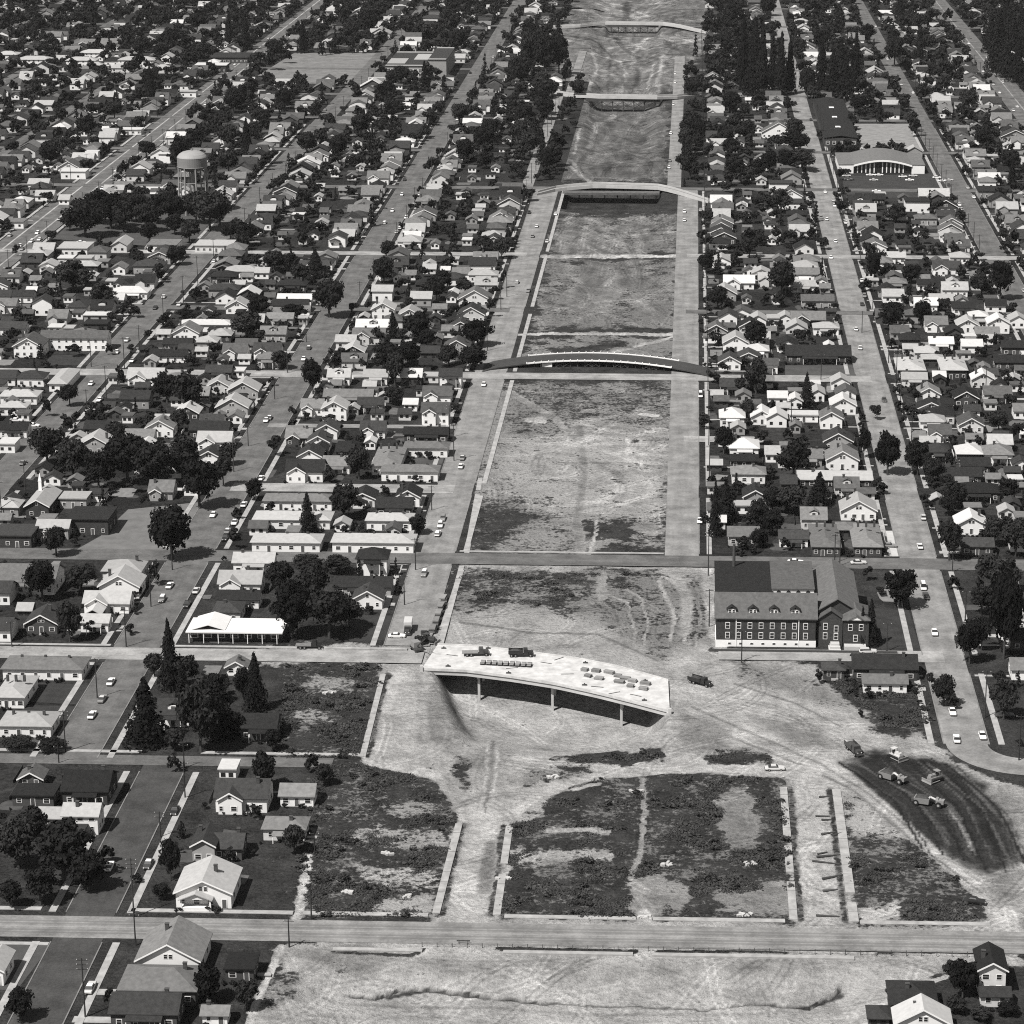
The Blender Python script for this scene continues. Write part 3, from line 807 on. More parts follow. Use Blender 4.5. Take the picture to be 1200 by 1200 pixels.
# ------------------------------------------------------------------ overpasses
def deck_strip(bb, A, C, z0, z1, zf=None):
    """solid deck between two plan polylines A (far edge) and C (near edge)"""
    n = len(A); v = []; f = []
    for i in range(n):
        za = z1 if zf is None else zf[i]
        t = z1 - z0
        v += [(A[i][0], A[i][1], za), (C[i][0], C[i][1], za), (C[i][0], C[i][1], za - t), (A[i][0], A[i][1], za - t)]
    for i in range(n - 1):
        a = 4 * i; c = a + 4
        f += [(a, c, c + 1, a + 1), (a + 1, c + 1, c + 2, a + 2), (a + 2, c + 2, c + 3, a + 3), (a + 3, c + 3, c, a)]
    f += [(0, 1, 2, 3), (4 * n - 1, 4 * n - 2, 4 * n - 3, 4 * n - 4)]
    return bb.add(v, f)
def lerp(a, b_, t):
    return (a[0] + (b_[0] - a[0]) * t, a[1] + (b_[1] - a[1]) * t)
def resample(pts, n):
    seg = [0]
    for p, q in zip(pts[:-1], pts[1:]):
        seg.append(seg[-1] + math.dist(p, q))
    out = []
    for i in range(n):
        s_ = seg[-1] * i / (n - 1)
        k = max(j for j in range(len(seg)) if seg[j] <= s_ + 1e-9); k = min(k, len(pts) - 2)
        out.append(lerp(pts[k], pts[k + 1], (s_ - seg[k]) / (seg[k + 1] - seg[k])))
    return out
DZ = .35
farE = resample([G(a, b_, DZ) for a, b_ in ((513, 755), (560, 757), (627, 765), (680, 772), (725, 781), (783, 797))], 25)
nearE = resample([G(a, b_, DZ) for a, b_ in ((494, 784), (545, 786), (600, 793), (650, 801), (700, 812), (740, 822), (785, 834))], 25)
br = thing('overpass', 'unfinished curved concrete bridge with bright bare deck over the pit', 'bridge', loc=nearE[12] + (0,))
ox, oy = nearE[12]
lo = lambda pts: [(a - ox, b_ - oy) for a, b_ in pts]
A, C = lo(farE), lo(nearE)
link('deck', deck_strip(B(), A, C, DZ - .45, DZ).mesh('deck', M_DECK), br)
for t0, t1, nm in ((0.0, .018, 'far_kerb'), (.982, 1.0, 'near_kerb')):
    link('deck_kerb', deck_strip(B(), [lerp(a, c, t0) for a, c in zip(A, C)], [lerp(a, c, t1) for a, c in zip(A, C)], DZ + .004, DZ + .35).mesh('deck_kerb', M_DECK), br)
for t in (.035, .25, .5, .75, .965):
    d_ = .018
    link('girder', deck_strip(B(), [lerp(a, c, t - d_) for a, c in zip(A, C)], [lerp(a, c, t + d_) for a, c in zip(A, C)], DZ - 1.75, DZ - .452).mesh('girder', M_CONC), br)
for k in (5, 12, 19):
    for t in (.12, .5, .88):
        x, y = lerp(A[k], C[k], t)
        link('column', B().box(-.36, .36, -.36, .36, -10, DZ - 1.76).mesh('column', M_CONC), br, (x, y, 0))
    a = lerp(A[k], C[k], .06); c = lerp(A[k], C[k], .94)
    link('pier_cap', B().tube(a + (DZ - 2.2,), c + (DZ - 2.2,), .5, n=4).mesh('pier_cap', M_CONC), br)
for k, nm in ((0, 1), (24, -1)):
    a, c = A[k], C[k]
    q = [a, c, (c[0] + nm * .9, c[1]), (a[0] + nm * .9, a[1])]
    link('abutment', B().prism('z', q, -5.5, DZ - .46).mesh('abutment', M_CONC), br)
    link('end_wall', B().tube(c + (-.6,), c + (DZ + 1.0,), .6, n=4).mesh('end_wall', M_CONC), br)
# arched bridge (dark asphalt hump) with falsework
n = 33
Yc = gy(700, 433)
X0, X1 = G(566, 433)[0], G(838, 443)[0]
hump = [2.7 * max(0, math.sin(math.pi * i / (n - 1))) ** .8 + .12 for i in range(n)]
cen = []
for i in range(n):
    t = i / (n - 1)
    cen.append((X0 + (X1 - X0) * t, Yc - 0.5 + 11.5 * math.sin(math.pi * min(max(t * 1.02, 0), 1)) ** .55 - 6.5 * t * t))
br2 = thing('overpass', 'low arched bridge with dark asphalt roadway and white railings across the cleared strip', 'bridge', loc=(0, 0, 0))
A = [(x, y + 7.5) for x, y in cen]; C = [(x, y - 6.0) for x, y in cen]
link('roadway', deck_strip(B(), A, C, -.5, 0, hump).mesh('roadway', mat('fresh_asphalt', .045, .2, .3)), br2)
for e, nm, i0, i1 in ((A, 1, 6, 27), (C, -1, 6, 26)):
    bb = B()
    for i in range(i0, i1):
        p, q = e[i], e[i + 1]
        v = []
        for (x, y), z in ((p, hump[i]), (q, hump[i + 1])):
            v += [(x, y - .25, z - .2), (x, y + .25, z - .2), (x, y + .25, z + .35), (x, y - .25, z + .35)]
        bb.add(v, [(0, 1, 5, 4), (1, 2, 6, 5), (2, 3, 7, 6), (3, 0, 4, 7), (0, 3, 2, 1), (4, 5, 6, 7)])
    rl = link('railing', bb.mesh('railing', M_TRIM), br2)
    pb = shared('railpost', lambda: B().box(-.2, .2, -.3, .3, 0, .75).mesh('post', M_TRIM))
    for i in range(i0, i1 + 1):
        link('post', pb, rl, (e[i][0], e[i][1], hump[i] - .1))
for i in range(7, 26):
    x, y = C[i]; z = hump[i] - .55
    if z > .8:
        link('bent', B().box(-.14, .14, .6, .9, -.2, z).mesh('bent', M_DWOOD), br2, (x, y, 0))
        link('bent', B().box(-.14, .14, 7.5, 7.8, -.2, z).mesh('bent', M_DWOOD), br2, (x, y, 0))
for k in (10, 11, 14, 15, 18, 19, 22, 23):
    (x0, y0), (x1, y1) = C[k], C[k + 1]
    link('cross_brace', B().tube((x0, y0 + .5, .1), (x1, y1 + .5, hump[k + 1] - .7), .12, n=4).mesh('cross_brace', M_DWOOD), br2)
    link('cross_brace', B().tube((x0, y0 + .7, hump[k] - .7), (x1, y1 + .7, .1), .12, n=4).mesh('cross_brace', M_DWOOD), br2)
link('site_shed', B().box(-2.4, 2.4, -1.2, 1.2, 0, 2.1).mesh('site_shed', M_TRIM), br2, (C[9][0] - 1, C[9][1] + 1.6, 0))
# far bridges
def far_bridge(label, pts, width, z, span, depth, open_end):
    cen = resample([G(a, b_, z) for a, b_ in pts], 17)
    o = thing('overpass', label, 'bridge')
    ROADS.append((cen[0][0] - 6, cen[-1][0] + 6, cen[8][1] - 34, cen[8][1] + 10))
    A = [(x, y + width / 2) for x, y in cen]; C = [(x, y - width / 2) for x, y in cen]
    zz = [z * min(1, 3.2 * min(i, 16 - i) / 16.0) + .12 for i in range(17)]
    link('roadway', deck_strip(B(), A, C, -.8, 0, zz).mesh('roadway', mat('bridge_roadway', .2, .2, .3)), o)
    for e in (A, C):
        bb = B()
        for i in range(16):
            p, q = e[i], e[i + 1]
            v = []
            for (x, y), zq in ((p, zz[i]), (q, zz[i + 1])):
                v += [(x, y - .35, zq - .9), (x, y + .35, zq - .9), (x, y + .35, zq + 1.0), (x, y - .35, zq + 1.0)]
            bb.add(v, [(0, 1, 5, 4), (1, 2, 6, 5), (2, 3, 7, 6), (3, 0, 4, 7), (0, 3, 2, 1), (4, 5, 6, 7)])
        link('parapet', bb.mesh('parapet', M_CONC), o)
    a, c = span
    if open_end:
        xa, xb = G(a, pts[0][1])[0], G(c, pts[0][1])[0]; y = cen[8][1]
        for t in (-.42, 0, .42):
            link('girder', B().box(xa, xb, y + t * width - .35, y + t * width + .35, z - 2.8, z - .75).mesh('girder', M_DSTEEL), o)
        for k in range(7):
            x = xa + (xb - xa) * (k + .5) / 7
            for t in (-.36, .36):
                link('bent', B().box(-.25, .25, -.25, .25, -8, z - 2.85).mesh('bent', M_DWOOD), o, (x, y + t * width, 0))
            if k < 6:
                x2 = x + (xb - xa) / 7; yq = y - .36 * width
                link('cross_brace', B().tube((x, yq, -5.5), (x2, yq, z - 3), .18, n=4).mesh('cross_brace', M_DWOOD), o)
                link('cross_brace', B().tube((x, yq - .3, z - 3), (x2, yq - .3, -5.5), .18, n=4).mesh('cross_brace', M_DWOOD), o)
    return o
b2 = far_bridge('second bridge, pale curved roadway with black opening beneath', ((630, 224), (655, 219), (700, 217), (770, 219), (800, 225), (830, 233)), 9, 1.6, (664, 768), 6, False)
yq = gy(715, 223)
xa, xb = G(664, 224)[0], G(769, 224)[0]
link('girder', B().box(xa - 2, xb + 2, yq - 12, yq - 5, -.6, .6).mesh('girder', mat('formwork', .1, .4, .5)), b2)
for k in range(8):
    link('bent', B().box(-.3, .3, -.3, .3, -8, -.65).mesh('bent', M_DWOOD), b2, (xa + (xb - xa) * k / 7, yq - 6, 0))
far_bridge('third bridge with pale railing on trestle bents', ((650, 105), (672, 111), (700, 113), (770, 114), (795, 112), (822, 108)), 9.5, 2.2, (690, 775), 6, True)
far_bridge('farthest bridge with thin pale roadway crossing the graded cut', ((630, 30), (680, 29), (706, 27), (780, 28), (820, 35), (856, 39)), 10, 2.2, (712, 772), 6, True)
# ------------------------------------------------------------------ houses
GRID = {}
def occupy(x, y, r):
    GRID.setdefault((int(x // 30), int(y // 30)), []).append((x, y, r))
def free(x, y, r):
    i, j = int(x // 30), int(y // 30)
    for a in (-1, 0, 1):
        for b_ in (-1, 0, 1):
            for (u, v, q) in GRID.get((i + a, j + b_), ()):
                if (x - u) ** 2 + (y - v) ** 2 < (r + q) ** 2:
                    return False
    return True
def on_road(x, y, pad=0.0):
    return any(a - pad < x < b_ + pad and c - pad < y < d + pad for a, b_, c, d in ROADS)
def gable(bb, w, y0, y1, h, p, o, ax='y', t=.22, m=0, x0=0.0):
    """gable roof; ax y: ridge runs front to back, spans x0-w/2..x0+w/2"""
    a = w / 2 + o
    e = h - o * p + .02; rz = h + w / 2 * p + .02
    if ax == 'y':
        bb.prism('y', [(x0 - a, e), (x0, rz), (x0 + a, e), (x0 + a, e + t), (x0, rz + t), (x0 - a, e + t)], y0 - o, y1 + o, m)
    else:
        c = (y0 + y1) / 2; a = (y1 - y0) / 2 + o; rz = h + (y1 - y0) / 2 * p + .02
        bb.prism('x', [(c - a, e), (c, rz), (c + a, e), (c + a, e + t), (c, rz + t), (c - a, e + t)], x0 - w / 2 - o, x0 + w / 2 + o, m)
def hip(bb, w, y0, y1, h, p, o, m=0, x0=0.0, t=.2):
    a, c, b0, b1 = x0 - w / 2 - o, x0 + w / 2 + o, y0 - o, y1 + o
    W, D = c - a, b1 - b0
    q = min(W, D) / 2; z = h + t + q * p
    if W >= D:
        r0, r1 = (a + q, (b0 + b1) / 2, z), (c - q + .01, (b0 + b1) / 2, z)
        fs = [(4, 5, 9, 8), (5, 6, 9), (6, 7, 8, 9), (7, 4, 8)]
    else:
        r0, r1 = ((a + c) / 2, b0 + q, z), ((a + c) / 2, b1 - q + .01, z)
        fs = [(4, 5, 8), (5, 6, 9, 8), (6, 7, 9), (7, 4, 8, 9)]
    v = [(a, b0, h + .02), (c, b0, h + .02), (c, b1, h + .02), (a, b1, h + .02), (a, b0, h + t), (c, b0, h + t), (c, b1, h + t), (a, b1, h + t), r0, r1]
    bb.add(v, [(0, 3, 2, 1), (0, 1, 5, 4), (1, 2, 6, 5), (2, 3, 7, 6), (3, 0, 4, 7)] + fs, m)
def walls_gable(bb, w, y0, y1, h, p, ax='y', m=0, x0=0.0, z0=-.4):
    if ax == 'y':
        bb.prism('y', [(x0 - w / 2, z0), (x0 + w / 2, z0), (x0 + w / 2, h), (x0, h + w / 2 * p), (x0 - w / 2, h)], y0, y1, m)
    else:
        c = (y0 + y1) / 2
        bb.prism('x', [(y0, z0), (y1, z0), (y1, h), (c, h + (y1 - y0) / 2 * p), (y0, h)], x0 - w / 2, x0 + w / 2, m)
def house_geo(bw, brf, w, d, h, typ, p, mw=0, mr=0):
    o = .55
    if typ in 'FB':
        walls_gable(bw, w, 0, d, h, p, 'y', mw); gable(brf, w, 0, d, h, p, o, 'y', m=mr)
        if typ == 'B':
            pw = w * .56; ph = h * .72; x0 = -w * .12
            bw.box(x0 - pw / 2, x0 + pw / 2, -1.9, -.003, -.4, .9, mw)
            gable(brf, pw, -1.9, 1.5, ph, p * .9, .4, 'y', m=mr, x0=x0)
            bw.prism('y', [(x0 - pw / 2, ph), (x0 + pw / 2, ph), (x0, ph + pw / 2 * p * .9)], -1.8, -.004, mw)
    elif typ in 'SDX':
        walls_gable(bw, w, 0, d, h, p, 'x', mw); gable(brf, w, 0, d, h, p, o, 'x', m=mr)
        if typ == 'X':
            ww = w * .46; x0 = -w * .2
            walls_gable(bw, ww, -1.4, d * .48, h - .05, p * 1.02, 'y', mw, x0=x0); gable(brf, ww, -1.4, d * .48, h + .01, p * 1.02, .4, 'y', m=mr, x0=x0)
        if typ == 'D':
            zb = h + d * .16 * p; dw = min(3.2, w * .34)
            bw.box(-dw / 2, dw / 2, d * .13, d * .45, zb - .3, zb + 1.25, mw)
            gable(brf, dw, d * .13, d * .46, zb + 1.25, .5, .25, 'y', t=.14, m=mr)
    elif typ in 'HP':
        bw.box(-w / 2, w / 2, 0, d, -.4, h, mw); hip(brf, w, 0, d, h, p, o, mr)
    elif typ == 'L':
        bw.box(-w / 2, w / 2, 0, d, -.4, h, mw)
        brf.box(-w / 2 - .35, w / 2 + .35, -.5, d + .35, h + .003, h + .38, mr)
    elif typ == 'A':       # long low apartment row with hipped roof and projecting ends
        bw.box(-w / 2, w / 2, 0, d, -.4, h, mw); hip(brf, w, 0, d, h, p, .6, mr)
def win_mesh():
    b_ = B()
    b_.box(-.5, .5, -.07, .02, 0, 1, 0)
    b_.box(-.4, .4, -.085, -.06, .08, .48, 1)
    b_.box(-.4, .4, -.085, -.06, .54, .92, 1)
    return b_.mesh('window', [M_TRIM, M_GLASS])
def door_mesh():
    return B().box(-.5, .5, -.06, .02, 0, 1).box(-.62, -.5, -.09, .02, 0, 1.05, 1).box(.5, .62, -.09, .02, 0, 1.05, 1).box(-.5, .5, -.09, .02, 1, 1.05, 1).mesh('door', [M_DOOR, M_TRIM])
TYPEN = {'F': 'front-gabled house', 'B': 'porch bungalow', 'S': 'side-gabled house', 'D': 'dormered house', 'X': 'cross-gabled house', 'H': 'hipped house', 'P': 'hipped house', 'L': 'flat-roofed block', 'A': 'apartment row'}
PITCHES = {'F': .56, 'B': .46, 'S': .5, 'D': .62, 'X': .6, 'H': .42, 'P': .5, 'L': 0, 'A': .34}
FARB = B()
FARMATS = [WALL[k] for k in 'wlmdb'] + [ROOF[k] for k in 'Ddgmlw'] + [M_GLASS]
WI = {k: i for i, k in enumerate('wlmdb')}; RI = {k: i + 5 for i, k in enumerate('Ddgmlw')}
def build_house(x, y, w, d, typ, rf, wl, st, rot, big, as_stuff, steep=None):
    h = 2.7 * st + .55 if typ != 'L' else 3.1 * st + .4
    p = (steep or PITCHES[typ])
    if as_stuff:
        FARB.at(x, y, 0, rot)
        house_geo(FARB, FARB, w, d, h, typ, p, WI[wl], RI[rf])
        for xx in (-w * .27, w * .2):
            FARB.box(xx - .6, xx + .6, -.06, .02, 1.1, 2.3, 11)
        FARB.at(0, 0)
        return
    nm = 'apartment_building' if typ == 'A' else ('shop' if typ == 'L' and w > 16 else ('shed' if typ == 'L' and w < 9 else 'house'))
    o = link(nm, None, None, (x, y, 0), rot)
    o['category'] = {'apartment_building': 'apartments', 'shop': 'shop', 'shed': 'shed', 'house': 'house'}[nm]
    bw, bf = B(), B()
    house_geo(bw, bf, w, d, h, typ, p)
    link('wall', bw.mesh('wall', WALL[wl]), o)
    ro = link('roof', bf.mesh('roof', ROOF[rf]), o)
    wm = shared('win', win_mesh); dm = shared('door', door_mesh)
    ns = max(1, int(st + .3))
    nw = max(2, int(round(w / 3.3)))
    if typ == 'A':
        nw = max(4, int(w / 3.6))
    dx = w * .04
    if typ == 'B':
        dx = w * .36
    doors = 0
    for s_ in range(ns):
        for i in range(nw):
            xx = -w / 2 + w * (i + .5) / nw
            if s_ == 0 and (abs(xx - dx) < w / nw * .5 and doors == 0 or (typ == 'A' and i % 3 == 1)):
                doors += 1
                link('door', dm, o, (xx, 0, .15), 0, (1.0, 1, 2.1))
                continue
            yy = 0.0
            if typ == 'X' and abs(xx + w * .2) < w * .23:
                yy = -1.4
            if typ == 'B' and abs(xx + w * .12) < w * .28 and s_ == 0:
                yy = 0
            link('window', wm, o, (xx, yy, .95 + 2.75 * s_), 0, (rnd.choice((1.0, 1.3, 1.7)), 1, 1.35))
    if typ in 'FB' and w > 6.5:
        for xx in ((-.55, .55) if w > 9 else (0,)):
            link('window', wm, o, (xx, 0, h + .25), 0, (.95, 1, 1.15))
    if typ == 'X':
        link('window', wm, o, (-w * .2, -1.4, h + .15), 0, (.9, 1, 1.0))
    if typ == 'D':
        link('window', wm, o, (0, d * .13, h + d * .16 * p + .2), 0, (1.4, 1, .85))
    if big:
        side = 1 if x < 0 else -1
        for s_ in range(ns):
            for yy in (d * .3, d * .7):
                link('window', wm, o, (side * w / 2, yy, .95 + 2.75 * s_), side * math.pi / 2, (1.2, 1, 1.35))
        if typ in 'FBX' :     # barge boards along the rakes
            hw = w / 2 if typ != 'X' else w * .23
            x0, yf, pp = (0, -.57, p) if typ != 'X' else (-w * .2, -1.82, p * 1.02)
            oo = .55 if typ != 'X' else .4
            hz = h + (.0 if typ != 'X' else .01)
            for sg in (-1, 1):
                q = [(x0, hz + hw * pp - .18), (x0 + sg * (hw + oo), hz - oo * pp - .18), (x0 + sg * (hw + oo), hz - oo * pp + .2), (x0, hz + hw * pp + .2)]
                link('barge_board', B().prism('y', q, yf - .08, yf - .02).mesh('barge_board', M_TRIM), o)
        if typ == 'B':
            pw = w * .56; xa = -w * .12
            pm = shared('porchpost', lambda: B().frustum((-.22, .22, -.22, .22), (-.15, .15, -.15, .15), 0, 1).mesh('porch_post', M_TRIM))
            for sg in (-.94, .94):
                link('porch_post', pm, o, (xa + sg * pw / 2, -1.7, .9), 0, (1, 1, h * .72 - .92))
        if typ in 'SDHP' and rnd.random() < .6 and w > 7:
            ps = B().prism('x', [(-2.2, h - .95), (-.003, h - .3), (-.003, h - .12), (-2.2, h - .77)], -w * .26, w * .3)
            link('porch_roof', ps.mesh('porch_roof', ROOF[rf]), o)
            for sg in (-.24, .28):
                link('porch_post', shared('pp2', lambda: B().box(-.09, .09, -.09, .09, 0, 1).mesh('porch_post', M_TRIM)), o, (w * sg, -2.0, 0), 0, (1, 1, h - .95))
        link('step', B().box(-1, 1, -1.1, -.004, -.3, .14).box(-1, 1, -.7, -.005, .14, .3).mesh('step', M_WALK), o, (dx, 0, 0)) if typ in 'FXH' else None
    if typ not in 'LA' and rnd.random() < .75:
        cx, cy = w * rnd.choice((-.3, -.12, .15, .3)), d * rnd.uniform(.35, .7)
        ch = link('chimney', B().box(-.42, .42, -.32, .32, h - .5, h + (min(w, d) / 2) * p + .95).box(-.5, .5, -.4, .4, h + (min(w, d) / 2) * p + .95, h + (min(w, d) / 2) * p + 1.1).mesh('chimney', M_CHIM), o, (cx, cy, 0))
    if typ == 'A':
        for i in range(3):
            link('chimney', shared('vent', lambda: B().box(-.35, .35, -.3, .3, -1, .9).mesh('chimney', M_CHIM)), o, (w * (-.3 + .3 * i), d * .5, h + d / 2 * p))
    words_ = '%s %s, %s roof' % (WALLN[wl], TYPEN[typ] if nm != 'shed' else 'shed', ROOFN[rf])
    pend('building', o, words_, x, y, None)
    return o
# surveyed houses: x, y of the front wall on the photo grid; width on the grid; type; roof; wall; storeys; depth (m)
HD = '''
239 1064 67 B l w 1.3 13;239 1011 27 F d m 1.5 9;266 1008 36 S d d 1 8;283 952 62 X d w 1.3 10;267 915 20 L w w .9 6;95 978 42 S l w 1.7 7;100 944 54 S D d 1.3 12;60 970 30 S l l .8 6;39 945 50 L D d .8 7;78 988 40 L d d .7 6
198 1143 76 F m w 1.2 13;185 1178 92 H m d 1.1 11;169 1206 80 S d d 1.2 9;281 1150 34 L D d .8 7;252 1201 30 S m w .7 4;-8 1155 26 F l w 1.2 9;348 945 40 S m w .9 7;333 985 50 H m l .9 7
1162 1166 32 F D l 2.1 9;1166 1180 34 S d l .8 4;1070 1196 54 H D d 1.2 10;1081 1216 66 F w w 1.1 6;1030 1207 24 P d d .8 5
15 642 46 L d d 1.2 12;62 632 38 S l m 1.3 7;103 627 50 L D b 1.6 14;30 697 70 S m w 1.4 14;143 682 46 H l l 1.1 10;140 701 48 F l w 1.3 10;125 719 54 X l w 1.1 8;111 741 33 S l w 1 6;49 743 38 F d d 1.1 10;2 752 22 S d w 1.2 9;3 709 18 S d w 1.3 9
50 797 96 A m w 1 10;12 830 34 A l w 1 16;30 864 62 A l w 1 10;281 697 50 X l w 1.2 9;279 713 50 S D w .9 7;203 852 38 D d w 1.2 9;303 868 42 S D d 1.2 9
342 620 92 A l w 1 9;335 647 82 A l w 1 9;437 648 98 A l w 1.1 9;456 622 54 A l w 1.1 8;297 673 48 S l w 1.3 8;436 676 36 P D w 2 9;425 698 68 S D m .9 8;431 714 35 F d w 1.1 8
871 640 36 S m m 1.1 8;930 641 34 S d w .9 7;968 652 33 A m d 1 24;1017 652 33 A m d 1 24;992 632 22 A m d 1 8;1138 627 36 F w w 1.2 9;1145 651 38 S d d 1 7;1196 647 24 F w w 1.3 9;1194 754 44 F w w 1.6 11;1199 763 30 S D d 1.2 8;1198 797 26 S m w 1 8
1037 812 52 S m w .9 6;1037 798 76 S D d 1.2 10;977 796 25 H d d .8 6
5 355 15 S d w 1 8;26 355 25 S d w 1 8;50 370 24 F d w 2 8;130 359 30 S w w 1 8;152 351 42 H w w 1 9;139 322 16 F m w 1 8;174 321 36 H d m 1.2 10;77 311 18 L w w 1 7;99 314 18 L l w 1.4 7;112 377 28 L w m .8 6
87 411 80 S g w 1.9 9;33 419 34 F g w 1.7 12;15 393 30 S d w 1 8;112 389 28 L D d 1 8;283 326 40 H l w 1 9;262 334 30 H D d 1.3 9;262 349 36 H d m 1.2 9;278 368 27 F l w 1.1 9;241 389 62 A w w 1 8;218 399 31 F m w 1.1 10;208 411 34 S D d .9 7;197 425 44 S D w .9 8;275 422 28 X g w 1.1 9
8 452 20 S d w 1 9;36 453 32 H d w 1.1 9;68 459 21 A l w 1 24;22 474 44 A l w 1 9;15 487 32 A l w 1 8;15 513 34 S D w 1 8;8 531 20 L w w 1 8;170 452 42 X l w 1 10;158 479 34 S d m 1.3 9;163 521 34 S m w .9 8;111 533 42 F l m 1.1 10;113 512 28 S D d 1 8;172 529 16 F w w .9 5
256 445 30 S d d 1 8;279 443 14 L w w .8 6;285 467 36 F l m 1.1 9;272 487 38 F l m 1.1 9;245 515 46 S D d 1.2 9;251 528 40 X l w 1.1 9;245 547 30 F d w 1.1 8;44 607 28 F l d 1.4 18;86 596 32 L l m 1 8
307 327 16 S l w 1 7;368 323 34 X d w 1.2 9;342 343 34 H D d 1.1 9;345 358 40 S w w .9 7;340 366 42 S D w 1 8;328 382 31 S m m 1.1 7;320 401 30 D m m 1.2 8;313 422 32 X d w 1.2 9
448 353 24 S l w 1.6 8;449 375 27 F l w 1.7 9;480 377 26 F l w 1 9;437 392 40 D w m 1.1 8;432 403 38 X m l 1.1 8;414 422 26 F l d 1.2 10;397 452 26 D l w 1.2 8;440 451 28 S l w 1.1 8;482 452 24 D w d 1.2 8;505 449 18 L l l .8 6;528 456 26 S d w 1.9 8;408 474 58 S m d 1 8;392 493 29 F l w 1.7 9;481 482 16 S w w .9 6;512 475 33 X g w 1.3 9;510 498 32 X g w 1.7 9
383 515 25 F d w 1.2 9;373 529 26 F d w 1.2 9;363 546 28 F d w 1.2 9;357 565 44 X D w 1.3 10;404 538 20 S D d .9 7;434 527 12 F w w .9 5;452 557 32 A m w 1.1 24;499 536 52 A m w 1.1 8;499 519 52 S D d 1.1 7;480 564 68 A m w 1.1 8;349 598 82 A m w 1 8;478 594 28 F D w 1.2 9;462 606 42 S D d 1.1 9
515 369 16 S m w .9 6;499 343 24 P D d 1.2 9;531 351 11 F w w .9 7;556 359 38 F m l 1.1 10;552 378 32 F d l 1.2 10;566 331 34 H l w 1.1 9;540 328 20 S m w 1 8;540 394 30 F d m 1.1 9;535 416 30 F g m 1.1 9;504 422 22 S d d 1 8;527 396 18 S m l 1 7
959 426 77 S D d 1.1 12;968 393 30 H l w 1 8;947 384 40 X m d 1.2 9;906 382 14 L l w 1 7;920 381 16 F l w 1 8;941 343 28 S l w 1 8;958 361 38 S g m 1.1 8;943 329 34 S m w 1 9;1049 342 27 H m d 1.3 9;1047 309 28 S l w 1 8;1085 366 27 D w w 1.1 8;1084 341 18 S D w 1 7;1119 348 30 D l w 1.1 9;1109 323 32 X d w 1.2 9
1129 369 26 S D w 1 8;1167 366 24 S D w 1 8;1097 389 26 X m w 1.1 9;1134 390 26 F l w 1.1 9;1170 391 26 F w w 1.6 9;1193 385 20 F l w 1.2 9;1066 409 24 P D d 1.3 9;1103 411 28 S w w 1 8;1139 414 24 S w w 1 8;1188 417 28 S D d 1.2 8;1068 445 32 A l b 1.3 20;1118 445 30 A l b 1.3 20;1093 432 24 A l b 1.3 7;1156 447 26 S d w .9 7;1185 434 40 S D d 1.1 8
1088 476 27 F m w 1.7 9;1132 477 28 F D d 1.2 10;1169 472 32 S g l 1.1 9;1109 482 16 S D w .9 6;1093 505 29 H l w 1.1 9;1138 508 29 F g l 1.1 10;1197 491 18 S m w 1 8;1136 543 30 P w d 1.1 10;1170 544 34 P m w 1.1 11;1100 541 26 P d d 1.1 9;1128 568 44 S D d 1 8;1143 556 34 S D d 1 8;1145 588 54 H D d 1 10;1190 571 16 L w w .8 5
974 503 26 F m w 1.5 9;988 486 30 F w w 1.3 9;958 471 16 F l w 1.1 9;985 457 22 F l w 1 8;932 479 16 F w w 1 8;910 501 24 F w w 1.2 9;911 475 22 S w w 1 7;942 495 34 L w w .8 6;932 508 12 F m m .9 6;982 528 34 F d m 1.2 9;987 551 38 F m w 1.3 11;905 542 16 S l w 1 8;978 572 88 S l d 1 8;924 577 18 S d d 1 8;1006 610 42 F l w 1.2 10
866 339 36 X w w 1 9;849 353 28 F l m 1.2 10;853 381 22 F d w 1.2 9;888 384 20 F l w 1.1 9;862 412 30 F l w 1.3 10;855 434 26 F d w 1.1 9;860 462 32 S d d 1 9;858 500 29 P w w 1.1 11;893 498 26 F w w 1.1 9;872 537 34 H w w 1.2 11;872 549 32 S D d .9 6;877 567 40 H m w 1.1 9
915 228 28 L d w 1.9 10;1075 250 29 L D w 1.9 12;1166 233 40 L D m 1.2 16;1108 250 30 F D d 1.1 10;1085 264 26 H g m 1.1 9;1115 270 26 F g l 1.1 9;1020 240 34 S D d 1 9;925 246 34 L d w 1.1 12;1142 180 22 H w w 1.2 10
35 288 0 L l w 1 12;85 300 36 L l w 1.1 16;140 296 18 F l l 1.2 16;190 296 36 L m w 1.1 14;250 296 44 L l l 1 14;20 268 16 L m w 1 10;52 236 22 S l w 1 9;45 222 24 S l w 1 9;86 210 30 L w w 1.3 10;108 187 15 L w w 1.4 5;193 191 14 L w w 1.6 5;150 158 32 L w w .9 9;175 229 28 L w m .9 8
8 72 26 A l w 1.7 12;40 78 40 A l w 1.7 12;95 79 36 A l w 1.7 12;110 70 34 A l w 1.7 12;160 79 44 A l w 1.8 12;195 75 14 F l w 1.8 12;247 85 38 L w b 1.6 14;268 74 46 L d d 1.2 30;110 83 24 P l l 1 10;140 85 24 P l l 1 10;190 86 22 P l l 1 10;130 56 24 S m m 1.2 12
405 44 40 L d l 1.4 12;445 46 24 F l l 1.4 18;75 240 12 S l w .9 8;268 122 16 L w w 1.3 8;220 114 20 L l w 1.1 8;1096 42 26 L m w 1.5 14;1060 40 30 S l w 1.2 9;1112 49 34 L l m .8 8
'''
HOUSES = []      # (screen size, args)
